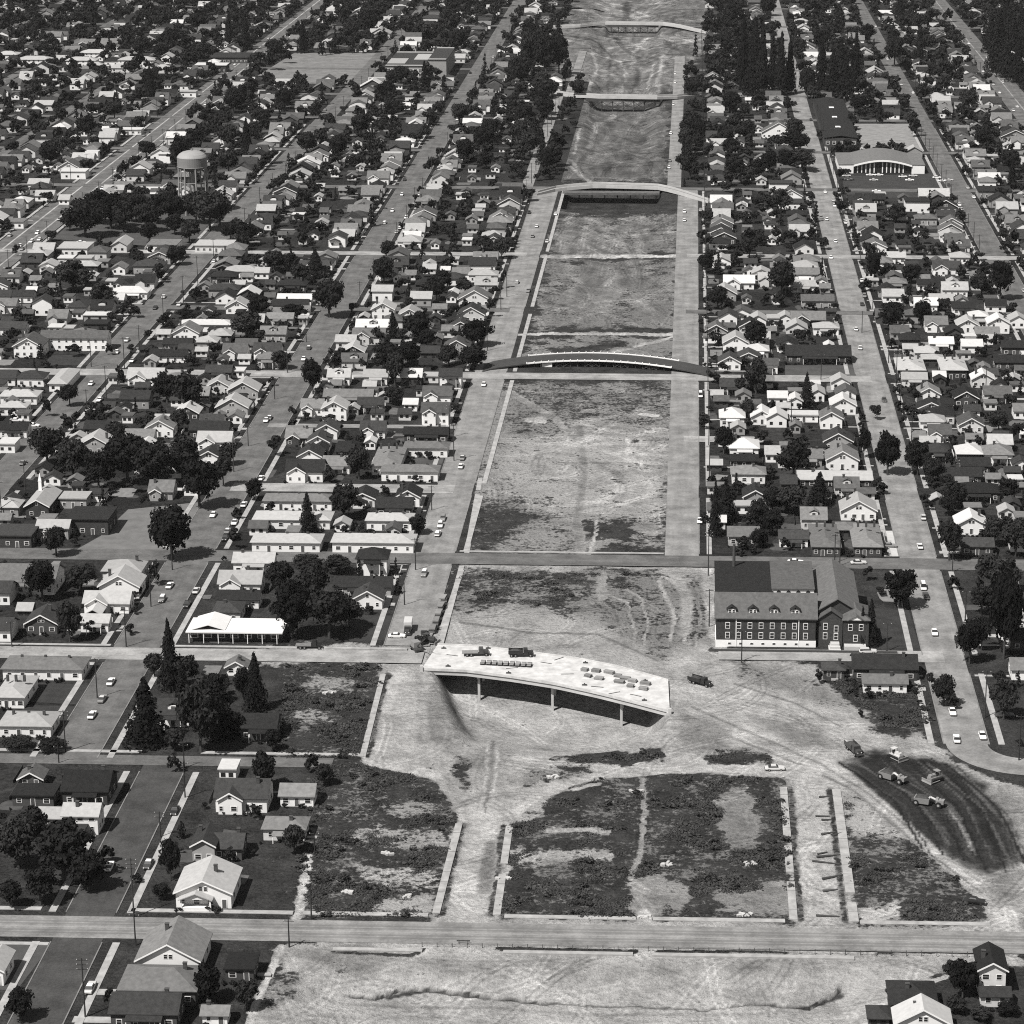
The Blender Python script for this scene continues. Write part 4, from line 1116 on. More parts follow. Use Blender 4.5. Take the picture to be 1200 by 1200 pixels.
def queue_house(x, y, w, d, typ, rf, wl, st, rot=0.0, r=None, steep=None):
    px, py = P(x, y)
    HOUSES.append((float(w * mpp(py) * (1 if typ != 'L' else .8)), (x, y, w, d, typ, rf, wl, st, rot, steep)))
    if d > w * 1.3:
        k = int(d / w) + 1
        for i in range(k):
            occupy(x, y + d * (i + .5) / k, w * .6 + .5)
    else:
        k = max(1, int(round(w / d)))
        for i in range(k):
            occupy(x - w / 2 + w * (i + .5) / k, y + d / 2, max(w / k, d) * .55 + .5)
for ln in HD.replace('\n', ';').split(';'):
    q = ln.split()
    if len(q) < 8 or q[2] == '0':
        continue
    px, py, wp = float(q[0]), float(q[1]), float(q[2])
    x, y = G(px, py)
    queue_house(x, y, max(3.6, wp / mpp(py) * .97), float(q[7]), q[3], q[4], q[5], float(q[6]))
# ------------------------------------------------------------------ landmarks
wm = shared('win', win_mesh); dm = shared('door', door_mesh)
# brick convent school: long dormered wing, dark rear hall, clerestory hall, gabled end block with two bays
sx0, sy0 = G(839, 757); sx1 = G(955, 757)[0]
W_ = sx1 - sx0
sch = thing('brick_school', 'long dark brick school with dormers, white basement and gabled end block', 'school', (sx0, sy0, 0))
for k in range(10):
    occupy(sx0 + k * 5, sy0 + 8, 9); occupy(sx0 + k * 5, sy0 + 26, 9); occupy(sx0 + k * 5, sy0 + 40, 9)
HB, DM = 9.2, 13.0
bb = B(); walls_gable(bb, W_, 0, DM, HB, .82, 'x', x0=W_ / 2, z0=2.0); link('wall', bb.mesh('wall', WALL['b']), sch)
link('basement_wall', B().box(-.15, W_ + .15, -.15, DM + .1, -.5, 2.0).mesh('basement_wall', M_TRIM), sch)
bb = B(); gable(bb, W_, 0, DM, HB, .82, .6, 'x', x0=W_ / 2, t=.3); mroof = link('roof', bb.mesh('roof', ROOF['g']), sch)
for k in range(8):
    x = W_ * (.115 + .112 * k)
    for z in (2.5, 5.6):
        link('window', wm, sch, (x, 0, z), 0, (1.35, 1, 2.0))
    link('window', wm, sch, (x + .6, -.15, .7), 0, (1.0, 1, .6))
for k in range(4):
    x = W_ * (.155 + .213 * k); z = HB + .5
    dd = link('dormer', B().box(-1.2, 1.2, 1.0, 4.2, z - 1, z + 1.7).mesh('dormer', M_TRIM), sch, (x, 0, 0))
    bb = B(); gable(bb, 2.4, 1.0, 4.4, z + 1.7, .55, .4, 'y', t=.15)
    link('dormer_roof', bb.mesh('dormer_roof', ROOF['D']), dd)
    for xx in (-.55, .55):
        link('window', wm, dd, (xx, 1.0, z + .25), 0, (.85, 1, 1.3))
for x in (W_ * .2, W_ * .83):
    link('downpipe', B().box(-.12, .12, -.25, -.1, 0, HB - .3).mesh('downpipe', M_TRIM), sch, (x, 0, 0))
link('rear_wall', B().box(0, W_ * .57, DM + 1.2, DM + 26, -.4, 12.2).mesh('rear_wall', WALL['b']), sch)
link('rear_roof', B().prism('x', [(DM + .7, 12.22), (DM + 26.6, 13.2), (DM + 26.6, 13.5), (DM + .7, 12.5)], -.4, W_ * .57 + .4).mesh('rear_roof', ROOF['D']), sch)
link('cornice', B().box(-.3, W_ * .57 + .3, DM + .6, DM + 1.18, 11.4, 12.0).mesh('cornice', M_CONC), sch)
for k in range(4):
    link('window', wm, sch, (W_ * (.1 + .13 * k), DM + 1.2, 10.2), 0, (1.3, 1, 1.4))
link('smokestack', B().tube((W_ * .19, DM + 22, 8), (W_ * .19, DM + 22, 20.5), .55, .42, 10).mesh('smokestack', M_CHIM), sch)
link('hall_wall', B().box(W_ * .575, W_, DM + 1.2, DM + 24, -.4, 13.2).mesh('hall_wall', M_TRIM), sch)
link('hall_roof', B().prism('x', [(DM + .8, 13.25), (DM + 24.4, 14.2), (DM + 24.4, 14.5), (DM + .8, 13.5)], W_ * .575 - .3, W_ + .2).mesh('hall_roof', ROOF['g']), sch)
for k in range(4):
    link('window', shared('arch', lambda: B().prism('y', [(-.7, 0), (.7, 0), (.7, 1.1), (.45, 1.6), (0, 1.8), (-.45, 1.6), (-.7, 1.1)], -.1, .02).mesh('window', M_GLASS)), sch, (W_ * (.64 + .1 * k), DM + 1.2, 11.1))
EX, EW = W_ + .3, 12.5
bb = B(); walls_gable(bb, EW, 3.5, 40, 10.2, .62, 'y', x0=EX + EW / 2, z0=-.4); link('end_wall', bb.mesh('end_wall', WALL['b']), sch)
bb = B(); gable(bb, EW, 3.5, 40, 10.2, .62, .7, 'y', x0=EX + EW / 2, t=.3); link('end_roof', bb.mesh('end_roof', ROOF['m']), sch)
bb = B(); walls_gable(bb, 7.0, .6, 8, 9.0, .7, 'y', x0=EX + 4.2, z0=-.4); link('bay_wall', bb.mesh('bay_wall', WALL['b']), sch)
bb = B(); gable(bb, 7.0, .6, 9.5, 9.0, .7, .5, 'y', x0=EX + 4.2, t=.25); link('bay_roof', bb.mesh('bay_roof', ROOF['g']), sch)
bb = B(); bb.box(EX + 7.9, EX + 15.4, -.6, 12, -.4, 8.8); link('porch_wall', bb.mesh('porch_wall', WALL['b']), sch)
bb = B(); hip(bb, 7.5, -.6, 12, 8.8, .6, .5, 0, EX + 11.65); gable(bb, 4.6, -1.0, 3, 8.9, .55, .3, 'y', x0=EX + 11.6, t=.2); link('porch_roof', bb.mesh('porch_roof', ROOF['g']), sch)
link('gable_panel', B().prism('y', [(EX + 9.3, 8.85), (EX + 13.9, 8.85), (EX + 11.6, 10.1)], -1.05, -.6).mesh('gable_panel', M_TRIM), sch)
for x, y, z in ((EX + 2.6, .6, 5.4), (EX + 2.6, .6, 2.4), (EX + 5.8, .6, 4.6), (EX + 5.8, .6, 2.2), (EX + 9.9, -.6, 5.6), (EX + 13.1, -.6, 5.6), (EX + 11.5, -.6, 2.2)):
    link('window', wm, sch, (x, y, z), 0, (1.3, 1, 2.1))
link('terrace', B().box(EX + 8.2, EX + 14.6, -3.2, -.61, -.3, 1.5).mesh('terrace', M_CONC), sch)
link('step', B().box(EX + 3.6, EX + 7.2, -4.2, .59, -.3, .5).box(EX + 4.0, EX + 7.0, -2.6, .58, .5, 1.1).box(EX + 4.2, EX + 6.8, -1.4, .57, 1.1, 1.7).mesh('step', M_CONC), sch)
# retaining wall in front
bb = B().box(sx0 - 2, sx0 + W_ + 24, sy0 - 4.6, sy0 - 4.2, -.5, .7)
tag(link('retaining_wall', bb.mesh('retaining_wall', M_CHIM)), 'low dark retaining wall along the pavement before the brick school', 'wall')
# water tower
tx, ty = G(228, 250)
wt = thing('water_tower', 'tall water tower with domed steel tank on slender legs among dark trees', 'water tower', (tx, ty, 0))
occupy(tx, ty, 10)
RT_, ZT = 8.1, 26.0
link('tank', B().lathe([(.8, ZT - 3.2), (4.4, ZT - 2.4), (7.2, ZT - .9), (RT_, ZT), (RT_ + .15, ZT + .15), (RT_, ZT + .4), (RT_, ZT + 5.2)], 40).mesh('tank', mat('tank_paint', .19, .14, .25, .6)), wt)
link('dome', B().lathe([(RT_ + .1, ZT + 5.22), (7.9, ZT + 5.8), (6.9, ZT + 7.0), (5.2, ZT + 8.0), (3.0, ZT + 8.6), (.6, ZT + 8.8)], 40).mesh('dome', mat('dome_paint', .27, .12, .25, .6)), wt)
link('vent', B().tube((0, 0, ZT + 8.7), (0, 0, ZT + 9.5), .5, n=10).mesh('vent', M_STEEL), wt)
link('riser', B().tube((0, 0, 0), (0, 0, ZT - 3), 1.0, n=14).mesh('riser', M_STEEL), wt)
legp = []
for k in range(8):
    a = 2 * math.pi * (k + .5) / 8
    p0 = (8.3 * math.cos(a), 8.3 * math.sin(a), 0); p1 = (7.7 * math.cos(a), 7.7 * math.sin(a), ZT + .3)
    legp.append((p0, p1))
    link('leg', B().tube(p0, p1, .42, n=8).mesh('leg', M_STEEL), wt)
for k in range(8):
    for z in (.33, .68):
        a = Vector(legp[k][0]).lerp(Vector(legp[k][1]), z); c = Vector(legp[(k + 1) % 8][0]).lerp(Vector(legp[(k + 1) % 8][1]), z)
        link('strut', B().tube(a, c, .16, n=5).mesh('strut', M_STEEL), wt)
    for z0, z1 in ((0, .33), (.33, .68), (.68, 1)):
        a = Vector(legp[k][0]).lerp(Vector(legp[k][1]), z0); c = Vector(legp[(k + 1) % 8][0]).lerp(Vector(legp[(k + 1) % 8][1]), z1)
        link('brace', B().tube(a, c, .07, n=4).mesh('brace', M_DSTEEL), wt)
# supermarket with arched front
mx0, my0 = G(983, 203); mx1 = G(1083, 203)[0]; MW = mx1 - mx0
mk = thing('supermarket', 'wide supermarket with shallow arched white front and glass wall', 'supermarket', (mx0, my0, 0))
for k in range(7):
    occupy(mx0 + MW * k / 6, my0 + 12, 11); occupy(mx0 + MW * k / 6, my0 + 30, 11)
n = 14
arc = [(MW * (.17 + .68 * i / n), 4.2 + 3.0 * math.sin(math.pi * i / n)) for i in range(n + 1)]
top = [(0, 5.2), (MW * .17, 5.3)] + [(x, z + 1.0) for x, z in arc[1:-1]] + [(MW * .85, 5.3), (MW, 5.2)]
link('roof', B().prism('y', [(-.4, 5.3)] + [(x, z + .25) for x, z in top] + [(MW + .4, 5.3), (MW + .4, 5.0)] + [(x, z) for x, z in top[::-1]] + [(-.4, 5.0)], -.6, 42).mesh('roof', ROOF['m']), mk)
link('wall', B().box(0, MW, 3, 41, -.3, 4.95).mesh('wall', WALL['w']), mk)
link('arch', B().prism('y', [(x, z) for x, z in arc] + [(x, z + 1.02) for x, z in arc[::-1]], -.9, -.62).mesh('arch', M_TRIM), mk)
link('front_pier', B().box(0, MW * .17, -.3, 2.99, -.3, 5.1).mesh('front_pier', WALL['w']), mk)
link('front_pier', B().box(MW * .85, MW, -.3, 2.99, -.3, 5.1).mesh('front_pier', WALL['w']), mk)
link('glass_front', B().prism('y', [(MW * .17, .3)] + [(x, z) for x, z in arc] + [(MW * .85, .3)], 1.2, 1.4).mesh('glass_front', M_GLASS), mk)
for k in range(1, 12):
    i = k * n // 12
    link('mullion', B().box(-.3, .3, .9, 1.15, 0, 1).mesh('mullion', M_TRIM), mk, (arc[i][0], 0, .3), 0, (1, 1, arc[i][1] - .5))
# warehouse beside the store street
x0, y0 = G(966, 172); x1 = G(1004, 172)[0]
wh = thing('warehouse', 'very long black-roofed warehouse beside the gravel lot', 'warehouse', (x0, y0, 0))
Lw = gy(985, 126) - y0
for k in range(10):
    occupy(x0 + 9, y0 + Lw * k / 9, 11)
link('wall', B().box(0, x1 - x0, 0, Lw, -.3, 5.6).mesh('wall', WALL['d']), wh)
bb = B(); gable(bb, x1 - x0, 0, Lw, 5.6, .14, .5, 'y', x0=(x1 - x0) / 2); link('roof', bb.mesh('roof', ROOF['D']), wh)
for k in range(3):
    link('skylight', B().box(-1.6, 1.6, 0, 5, 6.0, 7.3).mesh('skylight', M_TRIM), wh, ((x1 - x0) * .5, Lw * (.2 + .25 * k), 0))
for k in range(5):
    link('window', wm, wh, ((x1 - x0) * (k + .5) / 5, 0, 1.5), 0, (2.2, 1, 2.2))
# flat-roofed public school far off
x0, y0 = G(452, 92); x1 = G(522, 92)[0]
fs = thing('public_school', 'large flat-roofed school block with pale roof edges beside the playing field', 'school', (x0, y0, 0))
for k in range(8):
    occupy(x0 + 8 * k, y0 + 15, 14); occupy(x0 + 8 * k, y0 + 45, 14); occupy(x0 + 8 * k, y0 + 70, 14)
Wf = x1 - x0
link('wall', B().box(0, Wf * .7, 0, 80, -.3, 9).box(Wf * .7 + .01, Wf, 10, 80, -.3, 12.5).mesh('wall', WALL['m']), fs)
link('roof', B().box(-.4, Wf * .7 - .01, -.4, 80.4, 9.01, 9.5).box(Wf * .7 - .4, Wf + .4, 9.5, 80.5, 12.51, 13.0).mesh('roof', ROOF['d']), fs)
for (a, c, d_, e, z) in ((0, Wf * .68, -.45, 3, 9.52), (0, Wf * .68, 76, 80, 9.52), (0, Wf * .3, 12, 40, 9.52), (Wf * .4, Wf * .66, 34, 66, 9.52), (Wf * .7, Wf, 9.4, 13, 13.02), (Wf * .7, Wf, 76, 80, 13.02)):
    link('roof_panel', B().box(a, c, d_, e, z, z + .4).mesh('roof_panel', ROOF['l']), fs)
for k in range(9):
    for z in (1.5, 5):
        link('window', wm, fs, (Wf * .7 * (k + .5) / 9, 0, z), 0, (3.2, 1, 2.2))
# flat white-roofed shop at the corner of the bending street
x0, y0 = G(218, 754); x1 = G(332, 754)[0]; Ws = x1 - x0
cs = thing('corner_shop', 'long low shop with bright white flat roof and shaded porch', 'shop', (x0, y0, 0))
for k in range(8):
    occupy(x0 + Ws * k / 7, y0 + 6, 6.5)
link('wall', B().box(.5, Ws - .5, 3, 12, -.3, 3.3).mesh('wall', WALL['d']), cs)
link('roof', B().box(0, Ws, 0, 12.6, 3.31, 3.7).mesh('roof', mat('membrane_roof', .6, .06, .4)), cs)
bb = B(); gable(bb, 9.5, 2, 13, 3.75, .3, .4, 'y', x0=6.5); link('gable_roof', bb.mesh('gable_roof', MATS['membrane_roof']), cs)
for k in range(7):
    link('post', shared('shoppost', lambda: B().box(-.1, .1, -.1, .1, 0, 3.3).mesh('post', M_TRIM)), cs, (Ws * (k + .2) / 6.6, .35, 0))
    link('window', wm, cs, (Ws * (k + .5) / 7.2, 3, .8), 0, (2.4, 1, 1.8))
# billboard-like signs by the arterial
for px, py, wq, nm in ((193, 196, 13, 'white roadside billboard beside the arterial nearest the water tower'), (108, 190, 15, 'white roadside billboard left of the arterial')):
    x, y = G(px, py)
    s_ = thing('billboard', nm, 'billboard', (x, y, 0))
    wv = wq / mpp(py)
    link('panel', B().box(-wv / 2, wv / 2, -.15, .15, 2.4, 6.4).mesh('panel', M_TRIM), s_)
    for sg in (-.4, .4):
        link('post', B().box(-.12, .12, -.12, .12, 0, 2.41).mesh('post', M_POLE), s_, (wv * sg, 0, 0))
# church spire on the small gabled church
x, y = G(44, 600)
tag(link('steeple', B().frustum((-.6, .6, -.6, .6), (-.5, .5, -.5, .5), 6.0, 9.4).frustum((-.62, .62, -.62, .62), (-.04, .04, -.04, .04), 9.39, 12.4).mesh('steeple', M_TRIM), loc=(x, y + 6, 0)), 'small white steeple standing on the gabled church by the left edge', 'steeple')
# ------------------------------------------------------------------ town fill beyond the surveyed houses
RK = ['D'] * 3 + ['d'] * 5 + ['g'] * 5 + ['m'] * 6 + ['l'] * 4 + ['w']
WK = ['w'] * 8 + ['l'] * 5 + ['m'] * 4 + ['d'] * 4
TREES = []      # (screen size, x, y, width, height, kind)
def queue_tree(x, y, w, h, kind, occ=True):
    px, py = P(x, y)
    TREES.append((float(max(w, h * .7) * mpp(py)), x, y, w, h, kind))
    if occ:
        occupy(x, y, w * .3)
def inframe(x, y, m=60):
    px, py = P(x, y)
    return -m < px < 1200 + m and -70 < py < 1260
TD = '''
75 1032 80 72 d;22 1018 52 60 d;104 1044 50 48 d;48 1060 46 46 d;14 1064 34 34 d;200 1032 30 50 d;213 982 15 22 c;244 1176 40 50 d;290 1182 34 36 d;24 1196 40 40 d;128 1184 16 30 d;40 985 46 40 d;310 925 36 46 d;345 1000 30 34 d;300 960 20 20 d;380 920 24 26 d;365 905 20 24 d;270 1010 18 18 d;125 1010 22 22 d;205 905 20 24 d
202 656 56 64 d;66 652 32 34 d;181 686 20 30 d;50 704 42 46 d;96 696 44 34 d;82 752 32 46 d;105 742 18 16 d;152 744 16 14 d;160 700 16 14 d;200 808 30 76 c;172 872 50 74 c;236 882 56 84 d;258 862 46 66 c;300 832 30 64 c;181 792 26 26 d;218 806 40 40 d;250 824 34 36 d;275 864 30 30 d;205 878 30 24 d;320 880 24 26 d;240 740 14 12 d;22 878 40 14 d;60 880 40 14 d;158 720 12 10 d;215 838 24 60 c;285 820 22 40 d
342 748 56 68 d;386 748 62 58 d;366 706 44 46 d;328 694 36 36 d;398 672 40 22 d;360 672 40 22 d;421 676 12 24 c;464 674 10 22 c;466 696 11 20 c;361 622 22 42 c;404 608 40 40 d;348 722 40 34 d;432 720 12 12 d;492 755 18 12 d;430 640 10 8 d;350 640 10 9 d;410 735 40 36 d
56 546 46 46 d;86 562 42 46 d;116 574 42 46 d;150 568 60 60 d;182 574 52 56 d;214 562 46 52 d;234 596 52 58 d;262 570 26 36 d;106 500 20 24 d;120 492 15 24 c;220 482 40 44 d;196 472 36 36 d;82 476 26 26 d;55 488 16 24 d;142 456 16 28 d;134 520 24 24 d;86 342 52 36 d;120 362 32 30 d;36 386 22 18 d;290 396 40 30 d;176 505 20 20 d;210 505 24 26 d;190 490 18 16 c;268 545 24 26 d;88 418 20 16 d;128 416 12 14 d;48 420 14 18 c;172 424 10 12 d;186 332 18 18 d;158 372 20 16 d;70 372 22 24 d;216 372 24 10 d;250 375 24 10 d;20 300 12 14 d
386 372 42 44 d;352 332 26 22 d;370 325 26 30 c;450 332 28 30 d;490 402 34 36 d;461 402 19 34 c;456 432 42 30 d;480 428 34 28 d;367 462 28 42 d;463 452 26 40 d;462 474 30 22 d;560 406 42 32 d;555 432 38 26 d;526 428 24 24 d;421 562 30 40 d;386 566 20 16 d;392 436 22 22 d;330 432 26 20 d;304 372 30 28 d;500 408 24 22 d;470 345 20 20 d;512 352 26 30 d;545 372 16 22 d;530 380 22 24 d;415 368 14 16 d;432 366 10 14 d;306 405 16 18 d;345 376 34 20 d;590 338 10 22 d;575 372 12 24 d;408 515 9 11 c;424 515 9 12 c;386 498 22 12 d;476 578 20 12 d;506 534 12 10 d;490 536 12 8 d;545 345 24 20 d;520 340 24 24 d;534 402 20 16 d;480 365 16 16 d;435 345 12 12 d;322 320 30 26 d;340 320 24 24 d;548 430 20 16 d
1040 557 36 52 d;1012 537 18 36 d;1075 557 36 42 d;1093 566 26 30 d;930 562 46 48 d;945 476 20 36 c;1025 492 16 20 d;1058 502 12 16 d;1070 477 20 26 d;1045 387 36 32 d;1080 382 24 30 d;1150 348 32 28 d;1172 352 32 46 d;1024 332 20 36 d;1040 324 20 16 d;916 346 36 38 d;1170 507 28 26 d;1110 574 20 20 d;960 592 30 36 c;926 602 42 32 d;1150 408 16 20 d;1166 412 14 22 d;1098 408 14 10 d;950 505 8 8 d;992 475 12 10 d;980 380 10 12 d;1190 520 20 30 d;1112 550 14 24 d;1182 455 16 18 d;1185 480 20 22 d;1034 308 14 14 d;1068 332 24 22 d;936 405 20 22 d;1085 590 16 14 d;1180 590 30 30 d;1118 595 34 30 d;1010 495 10 12 d;905 600 30 30 d;900 575 14 14 d
841 362 26 26 d;886 462 30 44 d;878 492 26 24 d;848 532 26 32 d;850 612 30 44 c;838 628 18 60 c;872 645 20 18 d;842 322 14 26 c;850 372 22 24 d;885 410 30 34 d;862 318 16 22 d;842 405 12 22 c;840 450 16 14 d;888 620 26 36 d;850 596 30 28 d;890 642 24 22 d;905 628 30 32 d;868 465 22 22 d
1055 712 46 46 d;1112 657 36 48 d;1117 691 18 18 d;1106 828 28 38 d;1162 694 42 44 d;1176 772 44 104 d;1136 778 34 52 d;1176 842 38 48 d;1190 652 42 46 d;1020 757 20 52 c;1115 832 20 24 d;1150 720 30 34 d;1172 806 20 22 d;1090 806 14 18 d;1165 640 30 34 d;1182 694 30 40 d;1150 762 26 40 d;1195 875 10 10 d;1010 758 16 44 c;960 800 14 18 d
1128 1170 36 50 d;1142 1160 30 34 d;1112 1150 22 26 d;1120 1188 26 22 d;1150 1196 30 18 d;1180 1190 30 16 d
100 278 52 44 d;130 268 42 42 d;160 260 38 32 d;185 262 34 34 d;115 262 40 40 d;145 272 34 36 d;172 272 36 34 d;205 262 30 34 d;230 262 34 36 d;258 264 30 34 d;195 250 26 28 d;246 270 48 46 d;222 284 30 26 d;290 288 30 26 d;270 282 24 20 d;205 275 24 24 d;202 240 20 24 d;150 250 26 24 d;82 270 24 20 d;175 285 24 24 d
355 62 14 34 c;377 65 12 28 c;393 63 12 26 c;320 82 22 20 d;335 74 18 18 d;300 82 20 18 d;413 62 10 22 c;460 100 18 18 d;485 105 18 22 d;447 94 16 18 d;470 98 26 20 d
640 92 34 50 d;622 84 30 44 d;655 88 26 46 d;664 100 16 30 d;610 100 30 34 d;634 104 26 20 d;640 140 26 24 d;615 145 26 22 d;670 130 12 20 d;672 150 12 10 d
870 104 16 78 c;880 112 22 92 c;893 108 20 76 c;872 84 18 56 c;884 92 20 64 c;915 112 20 66 c;905 104 16 56 c;925 110 18 60 c;975 112 24 72 c;990 116 22 70 c;1002 108 20 54 c;962 110 20 60 c;985 98 22 56 c;815 66 9 26 c;810 92 22 20 d;850 62 16 26 c;946 116 22 36 d;1010 116 20 26 d
1165 84 26 56 c;1178 90 26 60 c;1192 96 26 62 c;1170 60 24 44 c;1186 66 26 50 c;1200 74 26 54 c;1160 62 20 42 c;1205 104 22 56 c;1182 44 22 34 c;1196 50 24 36 c;1087 60 22 22 d;1048 78 26 34 d;1130 26 16 16 d;1110 26 16 16 d;1060 88 22 22 d;1080 120 22 20 d;1108 92 20 26 d;1120 88 20 26 d
940 200 44 24 d;930 178 44 22 d;1050 262 30 22 d;915 250 28 28 d;956 260 12 24 c;845 168 12 26 d;820 176 18 36 d;808 178 18 30 d;830 190 16 22 d;855 184 26 22 d;875 165 26 24 d
'''
for ln in TD.replace('\n', ';').split(';'):
    q = ln.split()
    if len(q) == 5:
        px, py, wp, hp = map(float, q[:4])
        x, y = G(px, py)
        k = mpp(py)
        if q[4] == 'c' and wp > 20 and hp / k > 30:
            hp = 30 * k
        queue_tree(x, y, wp / k, hp / k / .93, q[4], occ=False)
        GRID.setdefault((int(x // 30), int(y // 30)), []).append((x, y, wp / k * .22))
# blocks of houses: two rows to a block, garages and trees between
def pick_type():
    return rnd.choices('FBSDXHP', (5, 3, 4, 3, 3, 3, 2))[0]
avx = sorted([-760, -680, -594, -512, -430, AV['arterial'], AV['tower'], AV['shade'], AV['left'], AV['right'], AV['store'], AV['market'], AV['boulevard'], 318, 400, 480, 560])
def fill(y0, y1, jitter=1.0):
    for a, c in zip(avx[:-1], avx[1:]):
        if a == AV['left']:
            continue
        wide = (c - a) > 95
        ha = 16 if a in (AV['arterial'], AV['boulevard']) else 11.5
        hc = 16 if c in (AV['arterial'], AV['boulevard']) else 11.5
        lanes = [a + ha + 6.5, c - hc - 6.5]
        if wide:
            lanes.insert(1, (a + c) / 2)
        for li, lx in enumerate(lanes):
            y = y0 + rnd.uniform(0, 8)
            while y < y1:
                w_ = rnd.uniform(8.6, 12.8); d_ = rnd.uniform(8.5, 11.5)
                x = lx + rnd.uniform(-1.5, 1.5)
                if rnd.random() < .05:
                    w_ *= 1.7
                if inframe(x, y) and not on_road(x, y + d_ / 2, 3.5) and free(x, y + d_ / 2, max(w_, d_) * .5) and rnd.random() < .95:
                    st = rnd.choice((1, 1, 1.1, 1.2, 1.3, 1.6))
                    queue_house(x, y, w_, d_, pick_type(), rnd.choice(RK), rnd.choice(WK), st, steep=None)
                y += d_ + rnd.uniform(3.0, 5.5)
        # garages and sheds in mid block
        y = y0
        while y < y1:
            for lx in ((a + c) / 2 - rnd.uniform(4, 9), (a + c) / 2 + rnd.uniform(4, 9)):
                if rnd.random() < .45 and inframe(lx, y) and not on_road(lx, y, 3) and free(lx, y + 2.5, 3.4):
                    queue_house(lx, y, rnd.uniform(4, 6.5), rnd.uniform(5, 7), rnd.choice('FSFL'), rnd.choice(RK), rnd.choice(WK), .8)
            y += rnd.uniform(9, 13)
fill(gy(600, 322), 2840)
def in_works(x, y):
    px, py = P(x, y)
    return (NX0 < x < NX1 and y < 800 and ((300 < px < 1000 and py > 655) or py > 1090 or (px > 930 and py > 775)))
def fill_near(y0, y1, tries):
    for _ in range(tries):
        x, y = rnd.uniform(-330, 240), rnd.uniform(y0, y1)
        if -92 < x < 6 or not inframe(x, y, 10) or in_works(x, y):
            continue
        if rnd.random() < .4:
            w_, d_, t_, st = rnd.uniform(7.5, 10.5), rnd.uniform(7.5, 9.5), pick_type(), rnd.choice((1, 1, 1.2))
        else:
            w_, d_, t_, st = rnd.uniform(3.8, 6.0), rnd.uniform(4.5, 6.5), rnd.choice('FSL'), .8
        if on_road(x, y + d_ / 2, w_ / 2 - 1.5) or on_road(x, y, 0) or not free(x, y + d_ / 2, max(w_, d_) * .52):
            continue
        queue_house(x, y, w_, d_, t_, rnd.choice(RK), rnd.choice(WK), st)
fill_near(gy(600, 650), gy(600, 322), 2600)
fill_near(600, gy(600, 650), 200)
# scattered yard trees
def yard_trees(y0, y1, per_ha, smin, smax, pad):
    n = 0
    x0, x1 = -820, 620
    tries = int((y1 - y0) * (x1 - x0) / 1e4 * per_ha)
    for _ in range(tries):
        x, y = rnd.uniform(x0, x1), rnd.uniform(y0, y1)
        if not inframe(x, y, 20) or on_road(x, y, -2.6) or (-81 < x < -5):
            continue
        if NX0 < x < NX1 and y < 800:
            px, py = P(x, y)
            if (300 < px < 1000 and py > 655) or py > 1090 or px > 930 and py > 860:
                continue
        w_ = rnd.choice((rnd.uniform(smin, smax), rnd.uniform(smin, (smin + smax) / 2)))
        if not free(x, y, w_ * .34 + pad):
            continue
        kind = 'c' if rnd.random() < .09 else 'd'
        h_ = w_ * (rnd.uniform(1.1, 1.9) if kind == 'c' else rnd.uniform(.8, 1.15))
        if kind == 'c':
            w_ *= .65
        queue_tree(x, y, w_, h_, kind)
        n += 1
yard_trees(gy(600, 322), 1500, 90, 4, 10.5, -.4)
yard_trees(1500, 2000, 100, 6, 15, -1.4)
yard_trees(2000, 2860, 100, 7, 18, -2.4)
yard_trees(gy(600, 650), gy(600, 322), 95, 2.2, 8.0, -.5)
yard_trees(480, gy(600, 650), 30, 1.6, 5.0, .2)
# ---- build the houses: the 300 that show largest singly, the rest as one far mass
def shown(a):
    px, py = P(a[0], a[1] + a[3] / 2, 3)
    return -12 < px < 1212 and -5 < py < 1225
HOUSES.sort(key=lambda q: -q[0] - (0 if shown(q[1]) else -1e6))
for i, (sz, a) in enumerate(HOUSES):
    x, y, w_, d_, typ, rf, wl, st, rot, steep = a
    build_house(x, y, w_, d_, typ, rf, wl, st, rot, sz > 24, i >= 300, steep)
fo = link('distant_houses', FARB.mesh('distant_houses', FARMATS))
fo['kind'] = 'stuff'; fo['label'] = 'dense small houses and garages of the far neighbourhood'; fo['category'] = 'houses'

